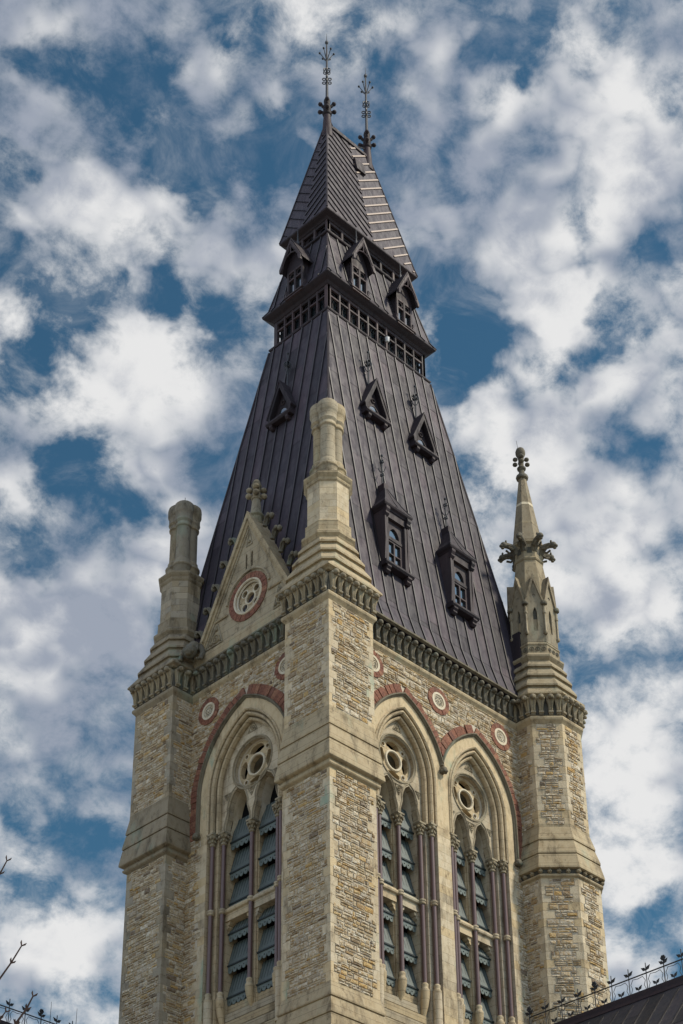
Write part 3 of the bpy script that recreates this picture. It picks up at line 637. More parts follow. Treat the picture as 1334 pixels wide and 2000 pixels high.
# ------------------------------------------------------------------ corbels and cornices
def corbel_mesh(mname):
    m = MB(); I = ID
    # shaft of the bracket: hollow-fronted, flaring at the top
    rings = []
    for z, hw, df in ((.10, .07, -.10), (.16, .085, -.13), (.34, .095, -.14), (.48, .125, -.16), (.60, .155, -.20), (.70, .14, -.21)):
        rings.append([(-hw, .05, z), (-hw, df + .03, z), (-hw * .5, df, z), (0, df + .03, z), (hw * .5, df, z), (hw, df + .03, z), (hw, .05, z)])
    m.loft(rings)
    m.ball((0, -.25, .69), (.125, .11, .11), 10, 7); m.ball((0, -.32, .645), (.065, .06, .065), 8, 5)
    m.ball((-.11, -.19, .645), .06, 7, 5); m.ball((.11, -.19, .645), .06, 7, 5)
    m.tube([(-.10, -.095, .05), (.10, -.095, .05)], .055, 8); m.box(I, -.085, .085, -.07, .05, -.05, .06)
    return m.build('corbel', mname, local=Matrix.Identity(4))
CB = {k: corbel_mesh(k) for k in ('carve', 'sooty')}
STRING = [(0.10, 39.70), (.0, 39.74), (-.04, 39.80), (-.10, 39.88), (-.115, 39.95), (-.10, 40.02), (-.03, 40.08), (0.0, 40.10), (0.0, 40.94), (.10, 40.94)]
SLAB = [(.10, 40.92), (-.12, 40.92), (-.18, 40.98), (-.273, 41.02), (-.273, 41.09), (-.20, 41.14), (.10, 41.20)]
def wall_cornice(fr, u0, u1, ca, cb_, name='cornice'):
    m = MB(); m.profile(fr, u0, u1, STRING); o = m.build(name, 'step', T)
    m = MB(); m.profile(fr, u0, u1, [(-.001, 40.12), (-.012, 40.12), (-.012, 40.915), (-.001, 40.915)]); m.build('corbel_table_back', 'soot', o)  # dark strip: soot and the shade between corbels, put into the colour
    m = MB(); m.profile(fr, u0, u1, SLAB); m.build('cornice_slab', 'sooty', o)
    n = round((cb_ - ca) / .385)
    for k in range(n + 1): copy_at(CB['sooty'], fr.mat(ca + (cb_ - ca) * k / n, 0, 40.17), o)
    return o
wall_cornice(RW, -4.70, 4.80, -3.75, 4.25); wall_cornice(LW, -3.20, 3.20, -2.72, 2.80)

# ------------------------------------------------------------------ corner piers
def sq(cx, cy, h, z): return [(cx - h, cy - h, z), (cx + h, cy - h, z), (cx + h, cy + h, z), (cx - h, cy + h, z)]
def ch(cx, cy, h, c, z):
    return [(cx - h + c, cy - h, z), (cx + h - c, cy - h, z), (cx + h, cy - h + c, z), (cx + h, cy + h - c, z), (cx + h - c, cy + h, z), (cx - h + c, cy + h, z), (cx - h, cy + h - c, z), (cx - h, cy - h + c, z)]
K = 2 - math.sqrt(2)
def quoins(mb, cx, cy, h, z0, z1, corners):
    n = int(round((z1 - z0) / QH)); q = (z1 - z0) / n
    for sx, sy in corners:
        for k in range(n):
            a, b = qlen(k, 0), qlen(k, 1); a, b = (a, b)
            x0, x1 = sorted((cx + sx * h, cx + sx * (h - a))); y0, y1 = sorted((cy + sy * h, cy + sy * (h - b)))
            t = random.uniform(-.002, .002)
            mb.box(ID, x0 - t * (sx < 0), x1, y0 - t * (sy < 0), y1, z0 + k * q + .005, z0 + (k + 1) * q - .005)
def pier(cx, cy, faces, cor, lean_corbels, QM='quoin', SM='step'):
    h = W / 2
    m = MB(); m.loft([sq(cx, cy, h - .014, z) for z in (-ZS, 41.0)]); p = m.build('corner_pier', 'mortar', T)
    rb = MB()
    for z0, z1 in ((24.75, 32.68), (35.05, 39.72)):
        for c_ in cor: qm = MB(); quoins(qm, cx, cy, h, z0, z1, [c_]); qm.build('quoin_chain', QM, p)
        nq = int(round((z1 - z0) / QH)); q = (z1 - z0) / nq
        for fr, sl, sr in faces:
            def bound(z, sl=sl, sr=sr, z0=z0, q=q):
                k = int((z - z0) / q); return (-h + (qlen(k, sl) if sl is not None else 0), h - (qlen(k, sr) if sr is not None else 0))
            rubble(rb, fr, -h, h, z0 + .18 if z0 > 30 else z0, z1, bound, None, .0)
    rb.build('rubble_facing', 'rubble', p)
    m = MB()
    def rs(l): return [sq(cx, cy, h + o, z) for o, z in l]
    m.loft(rs([(-.02, 32.64), (.0, 32.70), (.10, 32.76), (.125, 32.80), (.125, 32.86), (.08, 32.90), (.08, 32.96), (.20, 33.0), (.235, 33.03), (.235, 33.10), (.150, 33.70), (.118, 33.705), (.118, 33.74), (.168, 33.745), (.168, 33.82), (.078, 34.34), (.045, 34.345), (.045, 34.385), (.095, 34.39), (.095, 34.46), (.004, 35.05), (.004, 35.20), (-.02, 35.20)]))
    m.build('weathering', SM, p)
    m = MB()
    m.loft(rs([(-.02, 22.5), (.16, 22.6), (.24, 22.9), (.24, 23.0), (.165, 23.55), (.135, 23.555), (.135, 23.59), (.185, 23.595), (.185, 23.66), (.10, 24.15), (.07, 24.155), (.07, 24.20), (.12, 24.205), (.12, 24.28), (.004, 24.72), (.004, 24.76), (-.02, 24.76)]))
    m.build('base_weathering', SM, p)
    # cornice
    m = MB(); m.loft(rs([(-.02, 39.70), (0, 39.74), (.04, 39.80), (.10, 39.88), (.115, 39.95), (.10, 40.02), (.03, 40.08), (0, 40.10), (0, 40.94)])); co = m.build('pier_cornice', SM, p)
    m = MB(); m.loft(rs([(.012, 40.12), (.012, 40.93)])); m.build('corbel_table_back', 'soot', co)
    m = MB(); m.loft(rs([(0, 40.92), (.12, 40.92), (.18, 40.98), (.273, 41.02), (.273, 41.09)]) ); m.build('cornice_slab', SM, co)
    for fr, n, e0, e1 in lean_corbels:
        for k in range(n): copy_at(CB['carve'], fr.mat(-h + e0 + (2 * h - e0 - e1) * k / (n - 1), 0, 40.17), p)
    # stepped pyramid, octagonal shaft, cluster of four drums
    m = MB()
    sec = [(1.398, .004, 41.09), (1.20, .30, 41.48), (1.20, .31, 41.535), (1.29, .352, 41.54), (1.29, .352, 41.62), (1.07, .38, 42.06), (1.07, .385, 42.115), (1.152, .402, 42.12), (1.152, .402, 42.20), (.945, .42, 42.62), (.945, .425, 42.675), (1.019, .441, 42.68), (1.019, .441, 42.76), (.88, .46, 43.05)]
    m.loft([ch(cx, cy, a, c, z) for a, c, z in sec]); st = m.build('stepped_cap', SM, p)
    m = MB(); oc = [(.90, 43.04), (.93, 43.10), (1.0, 43.19), (1.0, 43.30), (.93, 43.38), (.86, 43.44), (.85, 43.83), (.86, 43.85), (.86, 43.89), (.78, 43.99)]
    m.loft([ch(cx, cy, a, a * K, z) for a, z in oc]); m.build('moulded_collar', SM, st)
    m = MB(); m.loft([ch(cx, cy, .765, .765 * K, z) for z in (43.95, 45.85)])
    for fx in range(8):
        a = fx * PI / 4; fr = Fr((cx + .78 * math.cos(a), cy + .78 * math.sin(a)), (math.cos(a), math.sin(a))); ashlar(m, fr, -.322, .322, 43.98, 45.80, .29, .45)
    m.build('octagonal_shaft', QM, st)
    m = MB(); oc = [(.78, 45.78), (.83, 45.86), (.845, 45.92), (.83, 45.97), (.88, 46.04), (.925, 46.12), (.925, 46.2), (.80, 46.28), (.6, 46.30)]
    m.loft([ch(cx, cy, a, a * K, z) for a, z in oc]); m.build('shaft_moulding', SM, st)
    prof = [(.385, 46.2), (.375, 46.72), (.39, 46.76), (.43, 46.80), (.44, 46.86), (.40, 46.92), (.355, 46.96), (.36, 47.02), (.345, 47.08), (.345, 47.13), (.295, 47.20), (.287, 48.80), (.295, 48.84), (.345, 48.88), (.352, 48.93), (.33, 48.98), (.325, 49.08), (.36, 49.14), (.385, 49.19), (.375, 49.24), (.37, 49.26), (.375, 49.52), (.40, 49.57), (.425, 49.62), (.43, 49.92), (.41, 50.04), (.36, 50.10), (.20, 50.16), (.0, 50.17)]
    ck = MB()
    for k in range(4): a = PI / 4 + k * PI / 2; ck.lathe((cx + .275 * math.cos(a), cy + .275 * math.sin(a)), prof, 20)
    ck.build('clustered_pinnacle', SM, st, sharp=28)
    m = MB(); m.tube([(cx, cy, 50.1), (cx - .02, cy + .01, 50.75)], .012, 5); m.build('lightning_rod', 'iron', st)
    return p
h = W / 2
def pfaces(cx, cy): return (Fr((cx - h, cy), (-1, 0)), Fr((cx, cy - h), (0, -1)), Fr((cx + h, cy), (1, 0)), Fr((cx, cy + h), (0, 1)))
cx, cy = -A + h, -B + h
fl, fr_, fe, fn = pfaces(cx, cy)
pier(cx, cy, [(fl, 1, 1), (fr_, 0, 0), (fe, None, None)], [(-1, -1), (1, -1), (-1, 1)], [(fl, 7, .02, .15), (fr_, 7, .15, .02)])
cx, cy = -A + h, B - h
fl, fr_, fe, fn = pfaces(cx, cy)
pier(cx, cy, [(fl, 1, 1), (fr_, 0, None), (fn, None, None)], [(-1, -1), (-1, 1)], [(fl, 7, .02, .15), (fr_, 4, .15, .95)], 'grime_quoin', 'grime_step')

# ------------------------------------------------------------------ octagonal stair turret
TX, TY = 6.08, -4.58
def oc(a, z, c=(TX, TY), n=8):
    Rr = a / math.cos(PI / n); return [(c[0] + Rr * math.cos(PI / n + 2 * PI * k / n), c[1] + Rr * math.sin(PI / n + 2 * PI * k / n), z) for k in range(n)]
m = MB(); m.loft([oc(1.68 - .014, -ZS), oc(1.68 - .014, 32.8)]); m.loft([oc(1.44 - .014, 32.8), oc(1.44 - .014, 41.0)]); tu = m.build('stair_turret', 'mortar', T)
rb = MB(); VIS = (4, 5, 6, 7, 3)
for a, z0, z1 in ((1.68, 21.5, 32.66), (1.44, 35.1, 39.72)):
    nq = int(round((z1 - z0) / QH)); q = (z1 - z0) / nq; half = a * math.tan(PI / 8)
    for f in VIS:
        an = f * PI / 4; fr = Fr((TX + a * math.cos(an), TY + a * math.sin(an)), (math.cos(an), math.sin(an)))
        t = .95 if a > 1.5 else .85
        def bound(z, z0=z0, q=q): k = int((z - z0) / q); return (-half + qlen(k, 0) * t, half - qlen(k, 1) * t)
        rubble(rb, fr, -half, half, z0, z1, bound, None, .0)
        for s in (-1, 1):
            qm = MB()
            for k in range(nq):
                l = qlen(k, 0 if s < 0 else 1) * t; u0, u1 = sorted((s * half, s * (half - l))); qm.box(fr, u0, u1, random.uniform(-.003, .003), .05, z0 + k * q + .005, z0 + (k + 1) * q - .005)
            qm.build('quoin_chain', 'quoin', tu)
rb.build('rubble_facing', 'rubble', tu)
m = MB(); m.loft([oc(a, z) for a, z in ((1.66, 32.62), (1.69, 32.68), (1.76, 32.72), (1.78, 32.76), (1.76, 32.81), (1.70, 32.84), (1.70, 33.02), (1.80, 33.03), (1.86, 33.05), (1.86, 33.12), (1.735, 33.68), (1.70, 33.685), (1.70, 33.72), (1.752, 33.725), (1.752, 33.80), (1.59, 34.34), (1.555, 34.345), (1.555, 34.385), (1.607, 34.39), (1.607, 34.46), (1.444, 35.04), (1.444, 35.16), (1.40, 35.16))]); m.build('weathering', 'step', tu)
bf = MB(); bf.ball((0, 0, 0), .092, 10, 7)
for k in range(3): t = k * 2 * PI / 3 + PI / 2; bf.ball((.045 * math.cos(t), -.07, .045 * math.sin(t)), .034, 6, 4)
BF = bf.build('ball_flower', 'carve', local=Matrix.Identity(4))
for f in VIS:                                                          # ball-flower frieze under the weathering
    an = f * PI / 4; fr = Fr((TX + 1.70 * math.cos(an), TY + 1.70 * math.sin(an)), (math.cos(an), math.sin(an)))
    for k in range(4): copy_at(BF, fr.mat(-.70 + 1.40 * k / 4, -.035, 32.93), tu)
bpy.data.objects.remove(BF)
sk = MB(); sk.loft([oc(1.705, 32.85), oc(1.705, 33.02)]); sk.build('frieze_back', 'soot', tu)  # shade between the ball flowers put into a dark band
m = MB(); m.loft([oc(a, z) for a, z in ((1.42, 39.70), (1.44, 39.74), (1.48, 39.80), (1.54, 39.88), (1.555, 39.95), (1.54, 40.02), (1.47, 40.08), (1.44, 40.10), (1.44, 40.94))]); co = m.build('turret_cornice', 'step', tu)
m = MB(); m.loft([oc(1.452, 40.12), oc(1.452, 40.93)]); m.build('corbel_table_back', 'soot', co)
m = MB(); m.loft([oc(a, z) for a, z in ((1.44, 40.92), (1.54, 40.92), (1.60, 40.98), (1.68, 41.02), (1.68, 41.09))]); m.build('cornice_slab', 'step', co)
half = 1.44 * math.tan(PI / 8)
for f in (3, 4, 5, 6, 7):
    an = f * PI / 4; fr = Fr((TX + 1.44 * math.cos(an), TY + 1.44 * math.sin(an)), (math.cos(an), math.sin(an)))
    for u in (-half + .09, -.19, .19, half - .09): copy_at(CB['carve'], fr.mat(u, 0, 40.17), tu)
UX, UY = 6.03, -4.53                                                    # the upper stages stand a touch further in
def ou(a, z): return oc(a, z, (UX, UY))
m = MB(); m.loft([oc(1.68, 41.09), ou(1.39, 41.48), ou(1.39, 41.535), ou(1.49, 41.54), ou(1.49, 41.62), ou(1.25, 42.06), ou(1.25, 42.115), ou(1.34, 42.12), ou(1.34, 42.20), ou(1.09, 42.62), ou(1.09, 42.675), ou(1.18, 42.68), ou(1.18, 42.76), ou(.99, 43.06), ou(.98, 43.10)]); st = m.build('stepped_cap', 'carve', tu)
m = MB(); m.loft([ou(a, z) for a, z in ((.97, 43.06), (1.06, 43.18), (1.10, 43.24), (1.10, 43.32), (1.0, 43.44), (.955, 43.48), (.945, 43.50), (.945, 43.88), (.97, 43.90), (.97, 43.96), (.90, 44.06))])
m.build('moulded_collar', 'carve', st)
rz_ = MB()
for f in range(8):
    an = f * PI / 4; fr = Fr((UX + .945 * math.cos(an), UY + .945 * math.sin(an)), (math.cos(an), math.sin(an)))
    for u in (-.24, 0, .24): rz_.ring(fr, u, -.005, 43.69, .085, .022, 12, 5); rz_.ball(fr(u, .0, 43.69), .04, 6, 4)
rz_.build('rosette', 'sooty', st)
# arcaded stage with gablets
m = MB(); m.loft([ou(.90, 44.04), ou(.885, 44.40), ou(.70, 47.55)]); stg = m.build('arcaded_stage', 'carve', tu)
hv = .90 * math.tan(PI / 8)
for f in range(8):
    pl = MB(); cf = MB(); knob = MB(); slot = MB(); cols = MB()
    an = f * PI / 4; fr = Fr((UX + .92 * math.cos(an), UY + .92 * math.sin(an)), (math.cos(an), math.sin(an))); hv = .92 * math.tan(PI / 8)
    ln = [(-.085, 44.62), (-.085, 45.55), (-.05, 45.72), (0, 45.82), (.05, 45.72), (.085, 45.55), (.085, 44.62)]
    pl.plate(fr, [(-hv, 44.06), (hv, 44.06), (hv, 46.05), (0, 47.36), (-hv, 46.05)], [ln, circ(0, 46.42, .075, 12)], 0.0, .12)
    pl.build('lancet_panel', 'carve', stg)
    slot.prism(fr, [(-.12, 44.55), (.12, 44.55), (.12, 45.85), (-.12, 45.85)], .085, .10); slot.prism(fr, circ(0, 46.42, .10, 10), .085, .10); slot.build('lancet_recess', 'soot', stg)  # dark sheet behind the lancet: depth shade put into its colour
    for s in (-1, 1): cf.loft([[fr(s * hv * 1.10, -.07, 45.98), fr(s * hv * 1.10, .10, 45.98), fr(s * hv * .80, .10, 46.14), fr(s * hv * .80, -.07, 46.14)], [fr(0, -.07, 47.56), fr(0, .34, 47.56), fr(0, .34, 47.20), fr(0, -.07, 47.20)]])
    cf.loft([[fr(-hv * .98, .03, 46.02), fr(0, .03, 47.40), fr(hv * .98, .03, 46.02)], [fr(-hv * .8, .27, 46.02), fr(0, .40, 47.40), fr(hv * .8, .27, 46.02)]])
    cf.build('gablet', 'grime_step', stg)
    va = an + PI / 8; Rv = .92 / math.cos(PI / 8); kx, ky = UX + (Rv + .03) * math.cos(va), UY + (Rv + .03) * math.sin(va)
    knob.ball((kx, ky, 46.02), (.14, .14, .125), 10, 7)
    for k in range(5): a2 = va + (k - 2) * .7; knob.ball((kx + .09 * math.cos(a2), ky + .09 * math.sin(a2), 45.96), .06, 6, 4)
    knob.build('crocket_knob', 'sooty', stg)
    cols.lathe((kx - .01 * math.cos(va), ky - .01 * math.sin(va)), [(.055, 44.42), (.085, 44.46), (.085, 44.56), (.055, 44.6), (.055, 45.45), (.08, 45.48), (.08, 45.58), (.055, 45.62), (.07, 45.78), (.03, 45.9)], 8); cols.build('corner_colonnette', 'carve', stg)
m = MB(); m.loft([ou(.70, 47.4), ou(.555, 48.56), ou(.60, 48.60), ou(.62, 48.66), ou(.575, 48.74), ou(.575, 49.42), ou(.66, 49.50), ou(.66, 49.58), ou(.575, 49.66)])
bd = m.build('gargoyle_stage', 'carve', tu)
for f in range(8):
    so_ = MB(); an = f * PI / 4; fr = Fr((UX + .575 * math.cos(an), UY + .575 * math.sin(an)), (math.cos(an), math.sin(an))); so_.box(fr, -.11, .11, -.004, .05, 48.92, 49.24); so_.build('square_recess', 'soot', bd)  # flat dark square: the shade of an opening put into the colour
def gargoyle(an):
    c, s_ = math.cos(an), math.sin(an); P = lambda r, t, z: (UX + r * c - t * s_, UY + r * s_ + t * c, z)
    m = MB(); m.tube([P(.50, 0, 49.10), P(.62, 0, 49.32), P(.80, 0, 49.46), P(.98, 0, 49.47), P(1.10, 0, 49.44)], [.17, .165, .135, .125, .12], 9)
    m.ball(P(1.14, 0, 49.45), (.145, .145, .15), 10, 7); m.ball(P(1.25, 0, 49.37), (.10, .10, .075), 8, 5); m.ball(P(1.20, 0, 49.27), (.08, .08, .05), 7, 5)
    for t in (-1, 1):
        m.ball(P(1.08, t * .10, 49.58), (.05, .05, .08), 6, 4); m.ball(P(1.21, t * .07, 49.48), .035, 6, 4)
        m.tube([P(.66, t * .11, 49.30), P(.80, t * .15, 49.22), P(.98, t * .12, 49.30)], .05, 6)
    m.build('gargoyle', 'sooty', tu)
for k in range(8): gargoyle(k * PI / 4 + PI / 8)
m = MB(); m.loft([ou(.62, 49.64), ou(.16, 53.42)]); sp = m.build('spirelet', 'grime_step', tu)
for z in (50.6, 51.75): 
    sb = MB(); a = .62 - .46 * (z - 49.64) / 3.78; sb.loft([ou(a + .004, z), ou(a - .02, z + .16)]); sb.build('stone_band', 'pale' if z > 51 else 'carve', sp)
fi = MB(); fi.lathe((UX, UY), [(.17, 53.38), (.26, 53.44), (.28, 53.52), (.25, 53.60), (.15, 53.64), (.12, 53.86), (.12, 53.92), (.19, 53.98), (.20, 54.05), (.14, 54.12), (.11, 54.2), (.12, 54.55), (.15, 54.7), (.215, 54.84), (.22, 55.0), (.17, 55.14), (.06, 55.23), (0, 55.24)], 14)
for z, r in ((54.27, .27), (54.56, .25)):
    for k in range(4): a = k * PI / 2 + PI / 4; fi.ball((UX + r * math.cos(a), UY + r * math.sin(a), z), (.115, .115, .10), 9, 6)
fi.build('stone_finial', 'sooty', sp)
m = MB(); m.tube([(UX - .06, UY + .06, 55.1), (UX - .10, UY + .10, 55.65)], .010, 5); m.build('lightning_rod', 'iron', sp)

# ------------------------------------------------------------------ gable on the narrow side
GF = Fr((XW - .02, 0), (-1, 0))
GA, GB, GH = 47.22, 41.16, 3.13                   # apex, foot, half width
def gz(u): return GA - abs(u) * (GA - GB) / GH
gb_ = MB(); rz0 = 43.22
slits = [[(c - .05, 44.62), (c + .05, 44.62), (c + .05, 45.30), (c, 45.38), (c - .05, 45.30)] for c in (-.16, .16)]
gb_.plate(GF, [(-GH, GB), (GH, GB), (0, GA)], [circ(0, rz0, .79, 36)] + slits, 0.0, .75)
gab = gb_.build('gable', 'step', T)
m = MB(); m.profile(GF, -GH, GH, [(-.13, 41.15), (-.13, 41.62), (-.05, 41.74), (.1, 41.76), (.1, 41.15)]); m.build('gable_foot', 'step', gab)
rg = MB(); n = 22
for k in range(n):
    a0, a1 = 2 * PI * k / n + .01, 2 * PI * (k + 1) / n - .01
    rg.prism(GF, [(r * math.cos(a), rz0 + r * math.sin(a)) for r, a in ((.78, a0), (1.08, a0), (1.08, a1), (.78, a1))], -.03 - random.uniform(0, .015), .1)
ro = rg.build('red_ring', 'red', gab)
m = MB(); m.ring(GF, 0, -.03, rz0, .755, .05, 36, 6); m.ring(GF, 0, .06, rz0, .70, .05, 36, 6); m.ring(GF, 0, .05, rz0, 1.11, .04, 36, 6); m.build('rose_moulding', 'pale', ro)
rr = .76; q = .27; holes = [circ(-.0, rz0, q * .9, 20)]
for k in range(4):
    a = PI / 4 + PI / 2 * k; holes.append(circ(.46 * math.cos(a), rz0 + .46 * math.sin(a), .155, 14)); a += PI / 4; holes.append(circ(.58 * math.cos(a), rz0 + .58 * math.sin(a), .04, 8))
m = MB(); m.plate(GF, circ(0, rz0, .80, 32), holes, .13, .28); w_ = m.build('rose_window', 'dress', gab)
m = MB(); m.ring(GF, 0, .12, rz0, q, .045, 22, 6)
for k in range(4): a = PI / 4 + PI / 2 * k; m.ring(GF, .46 * math.cos(a), .125, rz0 + .46 * math.sin(a), .175, .03, 16, 5)
m.build('tracery_moulding', 'pale', w_)
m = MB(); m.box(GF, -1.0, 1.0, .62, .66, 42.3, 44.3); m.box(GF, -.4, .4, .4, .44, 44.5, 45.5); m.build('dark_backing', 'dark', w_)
# rim over the rose, side ledges, carved panels
m = MB(); pts = [(1.22 * math.cos(a), rz0 + 1.22 * math.sin(a)) for a in [PI * .04 + PI * .92 * k / 20 for k in range(21)]]
m.tube([GF(u, -.03, z) for u, z in pts], .055, 6)
for s in (-1, 1): m.tube([GF(s * 1.16, -.03, 42.92), GF(s * 2.12, -.03, 42.92)], .05, 6)
m.build('label_moulding', 'step', gab)
for s in (-1, 1):
    m = MB(); tri = [(s * 1.45, 41.84), (s * 2.34, 41.86), (s * 1.74, 42.80)]
    for k in range(3): p, r2_ = tri[k], tri[(k + 1) % 3]; m.tube([GF(p[0], -.015, p[1]), GF(r2_[0], -.015, r2_[1])], .035, 5)
    m.ring(GF, s * 1.82, -.02, 42.14, .18, .04, 16, 5); m.ring(GF, s * 1.82, -.02, 42.14, .08, .035, 12, 5)
    for du, dz in ((0, .42), (-.24 * s, -.14), (.30 * s, -.14)): m.ball(GF(s * 1.80 + du, -.02, 42.14 + dz), (.08, .08, .08), 7, 5)
    m.build('carved_panel', 'carve', gab)
m = MB(); tri = [(-.17, 45.72), (.17, 45.72), (0, 46.42)]
for k in range(3): p, r2_ = tri[k], tri[(k + 1) % 3]; m.tube([GF(p[0], -.01, p[1]), GF(r2_[0], -.01, r2_[1])], .025, 5)
m.ball(GF(0, -.01, 45.9), .08, 7, 5); m.build('carved_panel', 'carve', gab)
# coping, crockets, finial
sl = math.hypot(GH, GA - GB); nu, nz = (GA - GB) / sl, GH / sl
for s in (-1, 1):
    m = MB()
    for o0, o1, d0, d1 in ((-.10, .06, -.17, .86), (-.24, -.10, -.10, .1), (-.31, -.24, -.05, .1)):
        foot = lambda o: (s * (GH + o * nu), GB + o * nz)
        top = lambda o: (0.0, GA + o / nz)
        p = [foot(o0), foot(o1), top(o1), top(o0)]; m.prism(GF, p, d0, d1)
    m.build('coping', 'step', gab)
def crocket(u, z, s):
    m = MB(); P = lambda a, b, d=.3: GF(u + s * a * nu - s * b * nz * -.0 + s * 0, d, z + a * nz + b)
    pts = [(0.0, -.28), (.06, -.10), (.14, .05), (.25, .14), (.36, .12)]
    m.tube([GF(u + s * (a * 1.0), .06, z + b) for a, b in pts], [.10, .10, .09, .08, .07], 8)
    m.ball(GF(u + s * .40, .06, z + .05), (.12, .12, .12), 9, 6)
    for t in (-1, 1): m.ball(GF(u + s * .30, .06 + t * .11, z + .08), (.08, .08, .09), 7, 5); m.tube([GF(u + s * .02, .06 + t * .05, z - .26), GF(u + s * .14, .06 + t * .13, z + .0), GF(u + s * .30, .06 + t * .13, z + .12)], .03, 5)
    m.build('crocket', 'sooty', gab)
for z in (46.35, 45.45, 44.55, 43.65, 42.75):
    u = (GA + .1 - z) * GH / (GA - GB)
    for s in (-1, 1): crocket(s * (u + .30), z + .16, s)
c = GF(0, .32, 0)[:2]
m = MB(); m.lathe(c, [(.26, 46.9), (.26, 47.24), (.33, 47.30), (.33, 47.36), (.24, 47.42), (.19, 47.9), (.17, 48.15), (.21, 48.18), (.22, 48.24), (.17, 48.28), (.17, 48.40), (.15, 48.8), (.20, 48.86), (.21, 48.92), (.15, 48.98), (.17, 49.04), (.12, 49.16), (0, 49.18)], 12)
for z, r in ((48.36, .30), (48.66, .28)):
    for k in range(4): a = k * PI / 2 + PI / 4; m.ball((c[0] + r * math.cos(a), c[1] + r * math.sin(a), z), (.145, .145, .12), 9, 6)
m.build('cross_finial', 'carve', gab)
# small metal roof behind the gable
m = MB(); m.loft([[GF(-GH + .15, d, GB), GF(GH - .15, d, GB), GF(0, d, GA - .28)] for d in (.72, 2.6)]); m.build('gable_roof', 'roof', gab)

# ------------------------------------------------------------------ crouching stone beast in the corner over the cornice
def beast(px, py, an):
    c, s = math.cos(an), math.sin(an); P = lambda f, t, z: (px + f * c - t * s, py + f * s + t * c, z)
    m = MB(); Bq = lambda f, t, z, r: m.ball(P(f, t, z), tuple(1.2 * x for x in r) if isinstance(r, tuple) else r * 1.2, 12, 8)
    P0 = P; P = lambda f, t, z: P0(f * 1.2, t * 1.25, 41.2 + (z - 41.2) * 1.3)
    m.tube([P(-.35, 0, 41.75), P(-.05, 0, 41.95), P(.20, 0, 41.90), P(.42, 0, 41.72), P(.55, 0, 41.55)], [.20, .30, .28, .22, .17], 12)
    Bq(.60, 0, 41.52, (.23, .23, .25)); Bq(.78, 0, 41.40, (.13, .13, .11)); Bq(.80, 0, 41.30, (.10, .10, .06)); Bq(.86, 0, 41.45, .05)
    for t in (-1, 1):
        Bq(.72, t * .10, 41.60, (.075, .075, .05)); Bq(.52, t * .20, 41.68, (.05, .05, .12)); Bq(.76, t * .09, 41.42, .07)
        m.tube([P(.22, t * .22, 41.90), P(.36, t * .34, 41.58), P(.56, t * .32, 41.24)], [.13, .11, .085], 8)
        for k in (-1, 0, 1): Bq(.64, t * .32 + k * .06, 41.20, (.07, .04, .045))
        m.tube([P(-.20, t * .20, 41.80), P(.02, t * .42, 41.66), P(-.04, t * .40, 41.30)], [.17, .15, .09], 8); Bq(.06, t * .40, 41.24, (.14, .07, .06))
        m.tube([P(-.05, t * .12, 42.05), P(-.25, t * .34, 42.25), P(-.42, t * .45, 42.02)], [.04, .10, .03], 6)
    return m.build('grotesque_beast', 'sooty', T)
beast(XW - .08, 2.98, math.atan2(-.55, -.83))

